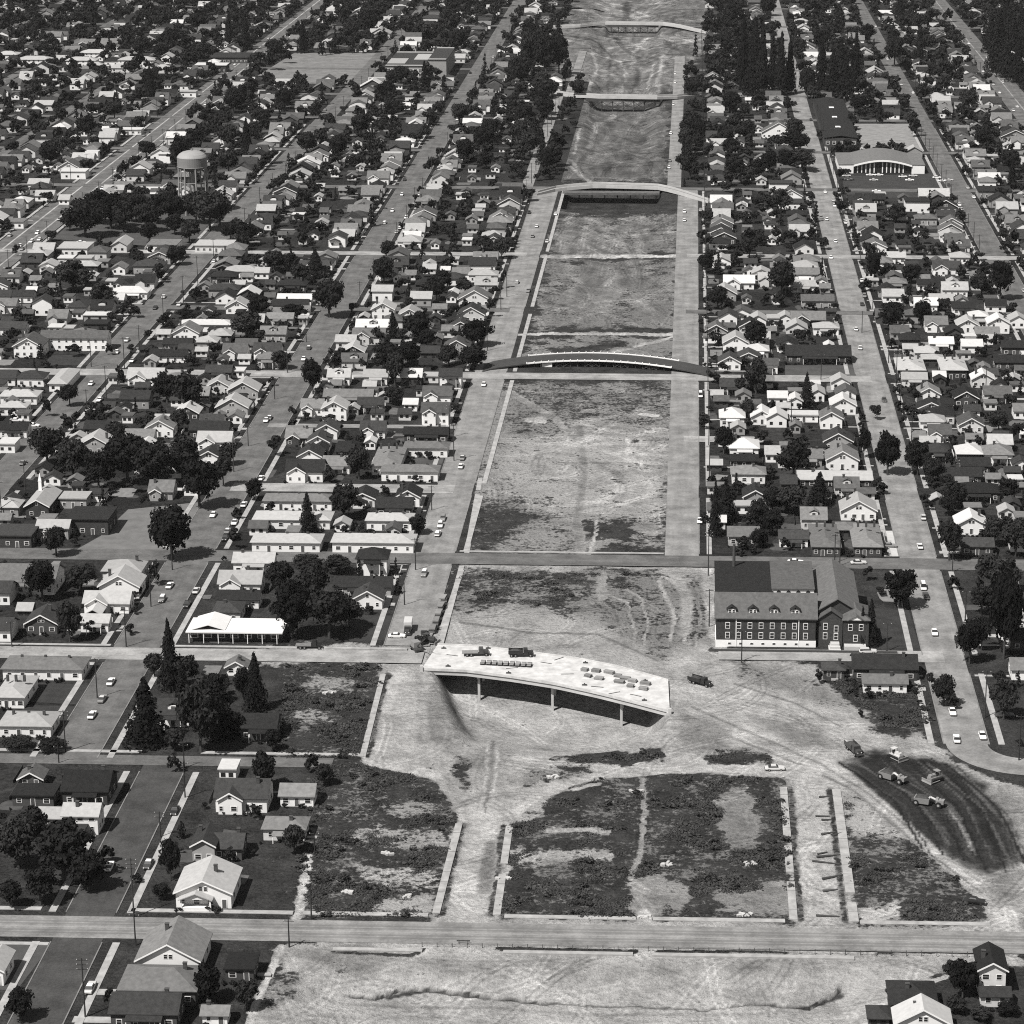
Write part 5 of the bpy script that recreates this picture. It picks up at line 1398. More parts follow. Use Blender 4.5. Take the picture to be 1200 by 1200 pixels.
# ------------------------------------------------------------------ trees
def crown_arrays(seed, blobs, per, leaf, conifer=False, core=True):
    r = np.random.RandomState(seed)
    V = []; F = []
    def quads(c, nrm, size):
        n = len(c)
        t = r.randn(n, 3); u = np.cross(nrm, t); u /= np.linalg.norm(u, axis=1, keepdims=True) + 1e-9
        v = np.cross(nrm, u)
        s1 = size * (.6 + .8 * r.rand(n, 1)); s2 = size * (.5 + .6 * r.rand(n, 1))
        q = np.stack([c - u * s1 - v * s2 * .6, c + u * s1 * .7 - v * s2, c + u * s1 + v * s2 * .7, c - u * s1 * .5 + v * s2], 1)
        b0 = sum(len(x) for x in V)
        V.append(q.reshape(-1, 3)); F.append(np.arange(4 * n).reshape(n, 4) + b0)
    def octa(c, rad, zs):
        dirs = np.array([(1, 0, 0), (0, 1, 0), (-1, 0, 0), (0, -1, 0), (0, 0, 1), (0, 0, -1)], float)
        b0 = sum(len(x) for x in V)
        V.append(c + dirs * rad * np.array([1, 1, zs]))
        F.append(np.array([(0, 1, 4, 4), (1, 2, 4, 4), (2, 3, 4, 4), (3, 0, 4, 4), (1, 0, 5, 5), (2, 1, 5, 5), (3, 2, 5, 5), (0, 3, 5, 5)]) + b0)
    if conifer:
        tiers = blobs
        for k in range(tiers):
            t = (k + .3) / tiers
            z = .1 + .88 * t; rad = .5 * (1 - t) ** .85 * (.75 + .4 * r.rand()) + .02
            n = max(4, int(per * (1 - t * .6)))
            a = r.rand(n) * 6.28; rr = rad * (.55 + .45 * np.sqrt(r.rand(n)))
            c = np.stack([np.cos(a) * rr, np.sin(a) * rr, z - .06 * rr / .5 + .03 * r.randn(n)], 1)
            nrm = np.stack([np.cos(a) * .6, np.sin(a) * .6, .7 + .3 * r.rand(n)], 1) + .35 * r.randn(n, 3)
            nrm /= np.linalg.norm(nrm, axis=1, keepdims=True)
            quads(c, nrm, leaf)
            octa(np.array([0, 0, z]), rad * .72, .12 / max(rad, .05))
    else:
        for k in range(blobs):
            while True:
                p = r.uniform(-1, 1, 3)
                if np.dot(p, p) < 1:
                    break
            p = p / max(np.linalg.norm(p), .35) * (.25 + .75 * r.rand() ** .5)
            rb = .09 + .09 * r.rand()
            c0 = np.array([p[0] * .36, p[1] * .36, .57 + p[2] * .28])
            d = r.randn(per, 3); d[:, 2] = d[:, 2] * .8 + .25; d /= np.linalg.norm(d, axis=1, keepdims=True)
            c = c0 + d * rb * (.75 + .45 * r.rand(per, 1)) * np.array([1, 1, .85])
            nrm = d + .55 * r.randn(per, 3); nrm /= np.linalg.norm(nrm, axis=1, keepdims=True)
            quads(c, nrm, leaf)
            if core:
                octa(c0, rb * .82, .8)
    v = np.concatenate(V); f = np.concatenate(F)
    v[:, 2] = (v[:, 2] - v[:, 2].min() * .0)
    return v, f
def tri_fix(name, v, f, mats):
    """quads with a doubled last index become triangles"""
    tri = f[:, 2] == f[:, 3]
    me = bpy.data.meshes.new(name)
    q = f[~tri]; t = f[tri][:, :3]
    loops = np.concatenate([q.ravel(), t.ravel()]).astype(np.int32)
    ls = np.concatenate([np.arange(len(q)) * 4, len(q) * 4 + np.arange(len(t)) * 3]).astype(np.int32)
    me.vertices.add(len(v)); me.loops.add(len(loops)); me.polygons.add(len(ls))
    me.vertices.foreach_set('co', v.astype(np.float32).ravel()); me.loops.foreach_set('vertex_index', loops); me.polygons.foreach_set('loop_start', ls)
    me.update(calc_edges=True); me.validate()
    for m in mats:
        me.materials.append(m)
    return me
def trunk_mesh(seed, con):
    r = random.Random(seed); b_ = B()
    if con:
        b_.tube((0, 0, -.03), (0, 0, .95), .022, .004, 7)
    else:
        b_.tube((0, 0, -.03), (.01, 0, .4), .034, .022, 8)
        for k in range(5):
            a = r.uniform(0, 6.28); l = r.uniform(.18, .32)
            b_.tube((.01, 0, r.uniform(.25, .4)), (l * math.cos(a), l * math.sin(a), r.uniform(.55, .8)), .016, .005, 5)
    return b_.mesh('trunk', M_BARK)
DECI = [(tri_fix('crown', *crown_arrays(s_, 34 + s_ % 3 * 4, 70, .032), [M_LEAF[s_ % 2]]), trunk_mesh(s_, False)) for s_ in range(7)]
CONI = [(tri_fix('crown', *crown_arrays(50 + s_, 18, 90, .034, True), [M_CONI]), trunk_mesh(50 + s_, True)) for s_ in range(4)]
LOWD = [crown_arrays(80 + s_, 8, 20, .085) for s_ in range(5)]
LOWC = [crown_arrays(90 + s_, 6, 12, .09, True) for s_ in range(3)]
def tshown(q):
    px, py = P(q[1], q[2], q[4] / 2)
    return -15 < px < 1215 and -8 < py < 1215
TREES.sort(key=lambda q: -q[0] - (0 if tshown(q) else -1e6))
SV, SF, CV, CF = [], [], [], []
ns_ = [0, 0]
for i, (sz, x, y, w_, h_, kind) in enumerate(TREES):
    z = hgt(x, y)
    if i < 300:
        cm, tm = (CONI if kind == 'c' else DECI)[rnd.randrange(4 if kind == 'c' else 7)]
        t = link('conifer_tree' if kind == 'c' else 'leafy_tree', None, None, (x, y, z), rnd.uniform(0, 6.28), (w_ * 1.04, w_ * 1.04, h_ * 1.05))
        t['category'] = 'tree'
        link('crown', cm, t); link('trunk', tm, t)
        pend('tree', t, ('pointed dark conifer' if kind == 'c' else ('broad dark leafy tree' if w_ > 9 else 'small rounded leafy tree')), x, y, 'trees among the houses')
    else:
        v, f = (LOWC if kind == 'c' else LOWD)[rnd.randrange(3)]
        a = rnd.uniform(0, 6.28); c_, s_ = math.cos(a), math.sin(a)
        vv = np.stack([x + (v[:, 0] * c_ - v[:, 1] * s_) * w_, y + (v[:, 0] * s_ + v[:, 1] * c_) * w_, v[:, 2] * h_ + z], 1)
        k = 1 if kind == 'c' else 0
        (CV if k else SV).append(vv); (CF if k else SF).append(f + ns_[k]); ns_[k] += len(v)
for V_, F_, m, nm, lb in ((SV, SF, M_LEAF[1], 'distant_trees', 'mass of small leafy trees and shrubs among the far houses'), (CV, CF, M_CONI, 'distant_conifers', 'scattered small dark conifers among the far houses')):
    if V_:
        o = link(nm, tri_fix(nm, np.concatenate(V_), np.concatenate(F_), [m])); o['kind'] = 'stuff'; o['label'] = lb; o['category'] = 'trees'
# ------------------------------------------------------------------ weeds, hedges and foundation shrubs (nobody could count them)
rs = np.random.RandomState(3)
X, Y, Z, WD = NEAR
def tufts(n, seed):
    r = np.random.RandomState(seed)
    c = np.stack([r.randn(n) * .42, r.randn(n) * .42, .05 + .28 * r.rand(n)], 1)
    nrm = r.randn(n, 3) * .5; nrm[:, 2] = 1; nrm /= np.linalg.norm(nrm, axis=1, keepdims=True)
    t = r.randn(n, 3); u = np.cross(nrm, t); u /= np.linalg.norm(u, axis=1, keepdims=True); v = np.cross(nrm, u)
    s_ = .09 + .12 * r.rand(n, 1)
    q = np.stack([c - u * s_ - v * s_, c + u * s_ - v * s_ * .6, c + u * s_ * .7 + v * s_, c - u * s_ + v * s_ * .8], 1).reshape(-1, 3)
    return q, np.arange(4 * n).reshape(n, 4)
TU = [tufts(14, k) for k in range(4)]
VX, VF = [], []; nn = 0
px, py = P(X, Y)
lots_ = np.zeros(X.shape, bool)
for pl in ([(335, 778), (448, 776), (418, 890), (318, 890)], [(370, 893), (505, 897), (532, 960), (506, 1076), (340, 1076)], [(598, 965), (640, 935), (700, 908), (760, 904), (918, 908), (932, 1076), (586, 1076)], [(985, 928), (1012, 932), (1080, 998), (1162, 1056), (1158, 1080), (1006, 1080)], [(640, 892), (700, 880), (778, 880), (776, 893), (700, 894)], [(828, 876), (905, 878), (905, 894), (828, 893)], [(540, 668), (768, 670), (735, 705), (700, 716), (530, 704)], [(955, 790), (1080, 795), (1090, 850), (1040, 855), (990, 815)]):
    lots_ |= polydist(px, py, pl) > 2
noisy = fbm(X, Y, 8, 91, 4)
cand = np.argwhere(lots_ & (WD + (noisy - .5) * 1.6 > .74))
sel = cand[rs.choice(len(cand), min(6500, len(cand)), replace=False)]
for j, i in sel:
    q, f = TU[(i + j) % 4]
    s_ = rs.uniform(.5, 1.25) * (1.9 if rs.rand() < .04 else 1)
    VX.append(q * s_ + np.array([X[j, i] + rs.uniform(-.3, .3), Y[j, i] + rs.uniform(-.3, .3), Z[j, i]])); VF.append(f + nn); nn += len(q)
for j, i in cand[rs.choice(len(cand), min(520, len(cand)), replace=False)]:
    q, f = LOWD[(i + j) % 5]
    s_ = rs.uniform(.7, 2.6); s_ = s_ if rs.rand() < .6 else s_ * .6
    q = q[::1] * np.array([s_ * 1.5, s_ * 1.2, s_]) + np.array([X[j, i], Y[j, i], Z[j, i] - .3 * s_])
    tri = f[:, 2] == f[:, 3]
    VX.append(q); VF.append(f[~tri] + nn); nn += len(q)
o = link('weeds', npmesh('weeds', np.concatenate(VX), np.concatenate(VF), mat('weed_leaf', .045, .7, .25, spec=.1)))
o['kind'] = 'stuff'; o['label'] = 'tall dark weeds growing over the cleared lots'; o['category'] = 'weeds'
VX, VF = [], []; nn = 0
for sz, a in HOUSES[:230]:
    x, y, w_, d_, typ = a[:5]
    for k in range(int(w_ / 1.3)):
        if rnd.random() < .5:
            continue
        q, f = LOWD[k % 5]
        sx = rnd.uniform(1.0, 2.2)
        pos = np.array([x - w_ / 2 + k * 1.3 + rnd.uniform(-.4, .4), y - rnd.uniform(1.0, 2.4), -.25 * sx])
        if on_road(pos[0], pos[1], -2):
            continue
        VX.append(q * sx + pos); VF.append(f + nn); nn += len(q)
for sz, a in HOUSES[:190]:
    x, y, w_, d_, typ = a[:5]
    if rnd.random() < .5:
        sg = rnd.choice((-1, 1)); along = rnd.random() < .5
        n_ = rnd.randrange(4, 9); sx = rnd.uniform(1.1, 2.0)
        for k in range(n_):
            q, f = LOWD[k % 5]
            pos = np.array([x + sg * (w_ / 2 + 2.2), y - 3 + k * sx * .8, -.25 * sx]) if along else np.array([x - w_ / 2 + k * sx * .8, y + d_ + 2.5, -.25 * sx])
            if on_road(pos[0], pos[1], -2) or (P(pos[0], pos[1])[1] > 655 and -80 < pos[0] < 20):
                continue
            VX.append(q * sx + pos); VF.append(f + nn); nn += len(q)
o = link('garden_shrubs', tri_fix('garden_shrubs', np.concatenate(VX), np.concatenate(VF), [M_LEAF[1]]))
o['kind'] = 'stuff'; o['label'] = 'low clipped shrubs planted along the house fronts'; o['category'] = 'shrubs'
# garden paths and driveways
dv = B()
for sz, a in HOUSES[:420]:
    x, y, w_, d_ = a[:4]
    av = min((v for v in AV.values()), key=lambda v: abs(v - x))
    if abs(av - x) < 34 and -1 and rnd.random() < .6 and not (NX0 < x < NX1 and y < 560 and -90 < x < 60):
        sg = 1 if av > x else -1
        xa, xb = x + sg * (w_ / 2 + .2), av - sg * 7.5
        yy = y + rnd.uniform(.15, .85) * d_
        wd = rnd.choice((.6, .6, 1.3))
        if (xb - xa) * sg > 1:
            dv.box(min(xa, xb), max(xa, xb), yy - wd, yy + wd, -.2, .05 + rnd.random() * .02)
# gardens, patios, drying greens and gravel in the yards
tones = [mat('yard_soil', .1, .4, .5), mat('yard_gravel', .17, .3, .5), mat('yard_dry_lawn', .06, .4, .4), mat('yard_garden', .018, .5, .7)]
pb = [B() for _ in tones]
zz = 0
for _ in range(5200):
    y = rnd.uniform(480, 2000); x = rnd.uniform(-480, 400)
    if not inframe(x, y, 0) or -90 < x < 5 or on_road(x, y, -1) or in_works(x, y):
        continue
    k = rnd.choice((0, 1, 2, 2, 2, 3, 3))
    a, c = rnd.uniform(1.2, 5), rnd.uniform(1.5, 6.5)
    zz = (zz + 1) % 40
    ang = rnd.uniform(-.06, .06)
    n_ = 9
    pts = []
    for i in range(n_):
        t = 6.283 * i / n_
        ex = max(-1, min(1, 1.35 * math.cos(t))) * a * rnd.uniform(.8, 1.05); ey = max(-1, min(1, 1.35 * math.sin(t))) * c * rnd.uniform(.8, 1.05)
        pts.append((x + ex, y + ey, .008 + zz * .0004))
    if on_road(x - a, y, -2) or on_road(x + a, y, -2) or on_road(x, y + c, -1.5) or on_road(x, y - c, -1.5):
        continue
    pb[k].add(pts, [tuple(range(n_))])
for b_, m in zip(pb, tones):
    struct('yard_patches', b_.mesh('yard_patches', m))
# board fences on the lot lines
fb = B()
for sz, a in HOUSES[:330]:
    x, y, w_, d_ = a[:4]
    if rnd.random() < .45 and not in_works(x, y):
        sg = rnd.choice((-1, 1)); xx = x + sg * (w_ / 2 + rnd.uniform(1.4, 3)); ln = rnd.uniform(5, 13)
        if not on_road(xx, y + d_, -2):
            fb.box(xx - .05, xx + .05, y + d_ * .5, y + d_ * .5 + ln, -.1, rnd.uniform(.9, 1.6), rnd.choice((0, 1, 1)))
    if rnd.random() < .35 and not in_works(x, y):
        yy = y + d_ + rnd.uniform(2, 4); ln = rnd.uniform(5, 12)
        if not (on_road(x - ln / 2, yy, -1) or on_road(x + ln / 2, yy, -1)):
            fb.box(x - ln / 2, x + ln / 2, yy - .05, yy + .05, -.1, rnd.uniform(.9, 1.6), rnd.choice((0, 1, 1)))
o = link('garden_fences', fb.mesh('garden_fences', [M_TRIM, M_DWOOD])); o['kind'] = 'stuff'; o['label'] = 'low board fences dividing the back yards'; o['category'] = 'fences'
struct('garden_paths', dv.mesh('garden_paths', M_WALK))
# ------------------------------------------------------------------ vehicles
def wheel_mesh(r, wd):
    return B().tube((-wd / 2, 0, 0), (wd / 2, 0, 0), r, n=14).mesh('wheel', M_RUB)
def hub_mesh(r, wd):
    return B().tube((-wd / 2 - .02, 0, 0), (wd / 2 + .02, 0, 0), r, n=10).mesh('hubcap', M_CHROME)
def body_loft(secs, m, name):
    """secs: (y, half width, z low, z high, tumble)"""
    b_ = B(); v = []; f = []
    for y, hw, z0, z1, tb in secs:
        zm = z0 + (z1 - z0) * .6
        v += [(-hw * .93, y, z0), (-hw, y, zm), (-hw * tb, y, z1), (hw * tb, y, z1), (hw, y, zm), (hw * .93, y, z0)]
    n = len(secs)
    for i in range(n - 1):
        for k in range(6):
            a = 6 * i + k; c = 6 * i + (k + 1) % 6
            f.append((a, a + 6, c + 6, c))
    f += [tuple(range(6)), tuple(range(6 * n - 1, 6 * n - 7, -1))]
    return b_.add(v, f).mesh(name, m)
SED = [(-2.55, .78, .4, .72, .9), (-2.45, .88, .32, .86, .92), (-1.2, .93, .28, .95, .93), (.2, .94, .26, .96, .93), (1.3, .93, .28, .95, .92), (2.3, .88, .32, .88, .9), (2.6, .76, .42, .75, .9)]
def car(px, py, col='w', rot=0.0, kind='sedan', roofc=None, size=1.0, near=True):
    x, y = G(px, py)
    z = hgt(x, y) + .06
    o = link({'sedan': 'parked_car', 'wagon': 'station_wagon', 'van': 'panel_van', 'pickup': 'pickup_truck'}[kind], None, None, (x, y, z), rot)
    o['category'] = {'sedan': 'car', 'wagon': 'car', 'van': 'van', 'pickup': 'truck'}[kind]
    link('body', shared(('body', col), lambda: body_loft(SED, CARM[col], 'body')), o)
    rc = roofc or col
    if kind == 'sedan':
        g0, g1, t0, t1, zt = -1.0, 1.75, -.35, 1.05, 1.44
    elif kind == 'wagon':
        g0, g1, t0, t1, zt = -1.0, 2.4, -.35, 2.25, 1.5
    elif kind == 'van':
        g0, g1, t0, t1, zt = -1.5, 2.45, -1.2, 2.4, 2.05
    else:
        g0, g1, t0, t1, zt = -1.0, .6, -.5, .5, 1.6
    link('cabin_glass', shared(('glass', kind), lambda: B().frustum((-.84, .84, g0, g1), (-.68, .68, t0, t1), .9, zt).mesh('cabin_glass', M_GLASS)), o)
    link('cabin_roof', shared(('roof', kind, rc), lambda: B().frustum((-.74, .74, t0 - .1, t1 + .12), (-.6, .6, t0 + .1, t1 - .1), zt - (.12 if kind != 'van' else .75), zt + .06).mesh('cabin_roof', CARM[rc])), o)
    for wx in (-.8, .8):
        for wy in (-1.55, 1.5):
            wl_ = link('wheel', shared('wheel', lambda: wheel_mesh(.34, .2)), o, (wx, wy, .32))
            if near:
                link('hubcap', shared('hub', lambda: hub_mesh(.19, .2)), wl_)
    if near:
        for yy in (-2.62, 2.66):
            link('bumper', shared('bump', lambda: B().box(-.86, .86, -.09, .09, .42, .58).mesh('bumper', M_CHROME)), o, (0, yy, 0))
        for wx in (-.6, .6):
            link('headlight', shared('hl', lambda: B().tube((0, -.04, 0), (0, .06, 0), .11, n=10).mesh('headlight', M_LAMP)), o, (wx, -2.56, .68))
        if kind == 'pickup':
            link('cargo_bed', shared('bed', lambda: B().box(-.9, .9, .75, .82, .9, 1.25).box(-.9, -.82, .8, 2.5, .9, 1.25).box(.82, .9, .8, 2.5, .9, 1.25).mesh('cargo_bed', CARM['m'])), o)
    ori = 'facing along the street' if abs(math.cos(rot)) > .7 else 'standing crosswise'
    cn = {'w': 'white', 'l': 'pale', 'm': 'grey', 'd': 'dark', 'k': 'black'}
    words_ = '%s %s%s' % (cn[col], {'sedan': 'sedan', 'wagon': 'wagon', 'van': 'panel van', 'pickup': 'pickup truck'}[kind], '' if rc == col else ', %s roof' % cn[rc])
    pend('car', o, words_, x, y, 'parked and moving cars')
    return o
H90 = math.pi / 2
CARS = '''
128 1018 w;174 1015 d w;205 952 k;106 1160 l w;130 801 w;120 821 m l;108 840 w;199 688 w;190 704 m w;230 694 l;219 710 k;250 605 w;275 614 w;267 624 m w;264 632 k;286 593 w;312 494 w;107 451 w;117 470 w;155 424 w;137 414 w;149 400 l;192 349 w;210 358 l;182 362 k;27 544 m;251 307 w;362 409 d w;356 422 w;316 491 m w;306 562 w;567 452 w;542 538 m l;540 548 w;606 332 l;619 342 m;519 609 m;516 617 w;513 627 w;497 674 m w;821 465 w w van;820 612 w;1078 642 w;1082 608 l;1082 690 w w van;1085 700 d;1095 743 w;1122 752 k;1116 836 w;1121 868 w;1151 864 w;1008 409 w;1003 387 w;967 226 w;986 244 w;988 250 w;991 262 w;969 258 w;979 284 w;1141 232 w;1134 221 l;1155 88 w;1150 60 w;1135 52 w;1167 80 l;1175 97 w;1192 126 w;155 186 w;170 173 w;136 201 w;146 212 w;37 284 w;26 293 m;17 296 d;44 274 w;186 181 w;234 137 w;227 146 l;250 125 w;214 154 l;70 258 m;276 94 w;651 252 w;629 266 w;624 278 m;641 284 l;802 249 w;802 259 w;821 247 l;791 97 w;791 86 w;789 123 w;786 157 w;785 189 m;784 197 w;460 248 w;451 262 w;476 256 w;469 268 w;465 273 l;485 241 w;492 229 w;471 229 w;303 70 w;320 58 l;340 44 w;355 34 w;205 160 l;262 112 w;120 222 w;95 240 d;1160 40 w;1128 20 w;1040 70 w;1056 100 l;1026 60 w;1010 330 w;1013 348 m;1036 470 d;620 250 k
'''
for q in CARS.replace('\n', ';').split(';'):
    q = q.split()
    if len(q) >= 3:
        car(float(q[0]), float(q[1]), q[2], rnd.choice((0, math.pi)) + rnd.uniform(-.04, .04), q[4] if len(q) > 4 else ('wagon' if rnd.random() < .15 else 'sedan'), q[3] if len(q) > 3 else None, near=float(q[1]) > 380)
for px, py, c, k in ((932, 660, 'w', 'sedan'), (1006, 661, 'l', 'sedan'), (1042, 641, 'm', 'sedan'), (891, 668, 'w', 'sedan'), (1017, 765, 'l', 'wagon'), (908, 901, 'l', 'sedan'), (1069, 449, 'w', 'sedan'), (1106, 517, 'w', 'sedan'), (19, 494, 'w', 'sedan'), (39, 500, 'w', 'sedan'), (120, 500, 'w', 'sedan'), (112, 484, 'l', 'sedan'), (465, 747, 'w', 'sedan'),
                     (992, 207, 'l', 'sedan'), (994, 211, 'w', 'sedan'), (1020, 206, 'w', 'sedan'), (1024, 212, 'l', 'sedan'), (1027, 225, 'w', 'sedan'), (1030, 206, 'w', 'sedan'), (1058, 208, 'w', 'sedan'), (1066, 212, 'w', 'sedan'), (1070, 207, 'l', 'sedan'), (1098, 209, 'w', 'sedan'), (1104, 213, 'w', 'sedan'), (1112, 212, 'l', 'sedan'), (95, 285, 'w', 'sedan'), (60, 236, 'w', 'sedan'), (70, 232, 'l', 'sedan'), (1177, 840, 'd', 'sedan')):
    car(px, py, c, H90 + rnd.uniform(-.1, .1), k, near=py > 380)
for k in range(64):
    xx, hw = rnd.choice(((AV['arterial'], 9), (AV['arterial'], 6), (AV['arterial'], 3), (AV['boulevard'], 8), (AV['boulevard'], 4), (AV['tower'], 4.8), (AV['shade'], 5.3), (AV['store'], 4.6), (AV['market'], 4.6)))
    x, y = xx + rnd.choice((-1, 1)) * hw, rnd.uniform(1120, 2300)
    px, py = P(x, y)
    if 0 < px < 1200:
        car(float(px), float(py), rnd.choice('wwwlllmdk'), rnd.choice((0, math.pi)), near=False)
wr = car(1142, 1058, 'k', H90 - .25, 'sedan')
# ---- trucks and earthmovers
def big_wheel(o, x, y, r, wd):
    w_ = link('wheel', shared(('bw', r, wd), lambda: wheel_mesh(r, wd)), o, (x, y, r - .03))
    link('hubcap', shared(('bh', r, wd), lambda: B().tube((-wd / 2 - .03, 0, 0), (wd / 2 + .03, 0, 0), r * .45, n=10).mesh('hubcap', M_STEEL)), w_)
def truck(px, py, rot, label, bed='dump', col='d', zdeck=None, sc=1.0):
    x, y = G(px, py, zdeck or 0)
    o = thing('dump_truck' if bed == 'dump' else 'flatbed_truck' if bed == 'flat' else 'box_truck', label, 'truck', (x, y, (hgt(x, y) if zdeck is None else zdeck) + .05), rot, scale=(sc, sc, sc))
    link('chassis', B().box(-.5, .5, -3.3, 3.6, .6, .85).mesh('chassis', M_DSTEEL), o)
    link('hood', B().frustum((-.75, .75, -3.5, -2.0), (-.62, .62, -3.4, -2.0), .8, 1.7).mesh('hood', CARM[col]), o)
    link('cab', B().frustum((-1.05, 1.05, -2.0, -.6), (-.95, .95, -1.75, -.6), .8, 2.4).mesh('cab', CARM[col]), o)
    link('windshield', B().prism('x', [(-1.98, 1.6), (-1.8, 2.25), (-1.74, 2.25), (-1.92, 1.6)], -.8, .8).mesh('windshield', M_GLASS), o)
    for wx in (-.52, .52):
        link('headlight', shared('hl', lambda: None), o, (wx, -3.5, 1.2))
    link('front_bumper', B().box(-1.05, 1.05, -3.75, -3.55, .5, .8).mesh('front_bumper', M_DSTEEL), o)
    if bed == 'dump':
        link('dump_bed', B().frustum((-1.05, 1.05, -.4, 3.6), (-1.25, 1.25, -.5, 3.8), .95, 1.0).box(-1.25, -1.15, -.5, 3.8, 1.0, 2.1).box(1.15, 1.25, -.5, 3.8, 1.0, 2.1).box(-1.15, 1.15, -.5, -.4, 1.0, 2.3).mesh('dump_bed', CARM[col]), o)
        link('load', B().frustum((-1.14, 1.14, -.39, 3.7), (-.4, .4, 1, 2.4), 1.4, 2.2).mesh('load', mat('damp_soil', .05, .4, .8)), o)
    elif bed == 'flat':
        link('flat_bed', B().box(-1.2, 1.2, -.4, 4.4, 1.0, 1.2).mesh('flat_bed', M_WOOD), o)
        link('headboard', B().box(-1.2, 1.2, -.45, -.35, 1.2, 2.1).mesh('headboard', M_DWOOD), o)
    else:
        link('cargo_box', B().box(-1.2, 1.2, -.4, 5.0, 1.0, 3.3).mesh('cargo_box', CARM['l']), o)
    for wx in (-.95, .95):
        big_wheel(o, wx, -2.7, .52, .3)
        big_wheel(o, wx, 1.7, .52, .45); big_wheel(o, wx, 2.9, .52, .45)
    return o
truck(821, 801, .95, 'dark dump truck parked on the pale haul ground beside the concrete bridge', 'dump', 'k')
truck(1001, 880, .35, 'dark dump truck driving onto the black graded earth', 'dump', 'd', sc=1.05)
truck(611, 769, H90 + .05, 'black dump truck standing on the bright bridge deck', 'dump', 'k', zdeck=.35)
truck(559, 768, H90 + .1, 'dark flatbed truck at the left end of the bright bridge deck', 'flat', 'd', zdeck=.35)
truck(478, 741, 0.05, 'pale box truck parked where the left street ends', 'box', 'd')
truck(364, 759, H90, 'black flatbed truck parked along the pale cross street', 'flat', 'k')
truck(497, 745, 0.12, 'dark flatbed truck near the left bridge end', 'flat', 'd', sc=.85)
def scraper(px, py, rot, label):
    x, y = G(px, py)
    o = thing('earthmover', label, 'earthmover', (x, y, hgt(x, y) + .05), rot, scale=(.78, .78, .78))
    link('tractor_body', B().box(-1.1, 1.1, -5.2, -2.6, 1.2, 2.5).frustum((-1.0, 1.0, -3.4, -2.4), (-.8, .8, -3.3, -2.5), 2.5, 3.0).mesh('tractor_body', CARM['m']), o)
    link('gooseneck', B().tube((0, -2.6, 2.2), (0, -.6, 2.9), .35, n=8).tube((0, -.6, 2.9), (0, .4, 2.0), .35, n=8).mesh('gooseneck', CARM['l']), o)
    link('bowl', B().frustum((-1.5, 1.5, -.3, 4.4), (-1.7, 1.7, -.5, 4.6), .7, 2.6).mesh('bowl', CARM['m']), o)
    link('load', B().frustum((-1.55, 1.55, -.3, 4.3), (-.9, .9, .8, 3.4), 2.61, 3.1).mesh('load', mat('damp_soil', .05, .4, .8)), o)
    link('push_block', B().box(-.8, .8, 4.6, 5.6, 1.0, 1.7).mesh('push_block', M_DSTEEL), o)
    link('exhaust', B().tube((.5, -4.2, 2.5), (.5, -4.2, 3.6), .12, n=8).mesh('exhaust', M_DSTEEL), o)
    for wx in (-1.35, 1.35):
        big_wheel(o, wx, -3.6, 1.0, .7); big_wheel(o, wx, 3.9, 1.0, .7)
scraper(1046, 913, .9, 'pale earthmover at the upper left on the black graded earth')
scraper(1088, 942, 1.25, 'pale earthmover in the middle of the black graded earth')
def dozer(px, py, rot, label, m='m', blade=True):
    x, y = G(px, py)
    o = thing('bulldozer', label, 'bulldozer', (x, y, hgt(x, y) + .02), rot)
    for sx in (-1, 1):
        t = link('track', B().prism('x', [(-2.0, .35), (-1.6, 0), (1.6, 0), (2.0, .35), (2.0, .75), (1.6, 1.05), (-1.6, 1.05), (-2.0, .75)], sx * 1.15 - .28, sx * 1.15 + .28).mesh('track', M_RUB), o)
    link('hull', B().box(-.85, .85, -1.9, 1.7, .45, 1.35).mesh('hull', CARM[m]), o)
    link('engine_hood', B().frustum((-.55, .55, -1.9, .1), (-.5, .5, -1.8, .1), 1.35, 2.05).mesh('engine_hood', CARM[m]), o)
    link('seat', B().box(-.45, .45, .4, 1.0, 1.35, 1.7).box(-.45, .45, .9, 1.05, 1.7, 2.2).mesh('seat', M_RUB), o)
    link('exhaust', B().tube((0, -1.0, 2.0), (0, -1.0, 2.9), .08, n=6).mesh('exhaust', M_DSTEEL), o)
    link('canopy', B().box(-.8, .8, .1, 1.5, 2.75, 2.85).mesh('canopy', CARM[m]), o)
    for cx in (-.72, .72):
        for cy in (.2, 1.4):
            link('canopy_post', B().box(-.04, .04, -.04, .04, 1.3, 2.76).mesh('canopy_post', M_DSTEEL), o, (cx, cy, 0))
    if blade:
        link('blade', B().prism('x', [(-2.9, .1), (-2.75, .1), (-2.65, .6), (-2.75, 1.15), (-2.9, 1.15), (-2.82, .6)], -1.8, 1.8).mesh('blade', M_STEEL), o)
        for sx in (-1.5, 1.5):
            link('push_arm', B().tube((sx, -2.7, .4), (sx, .5, .5), .1, n=6).mesh('push_arm', M_STEEL), o)
dozer(1095, 914, -.9, 'dark-tracked bulldozer at the right on the black graded earth')
dozer(1050, 888, .7, 'small pale bulldozer at the dark bank edge above the earthmovers', 'l')
dozer(503, 752, 1.2, 'dark bulldozer beside the left end of the bright bridge', 'd')
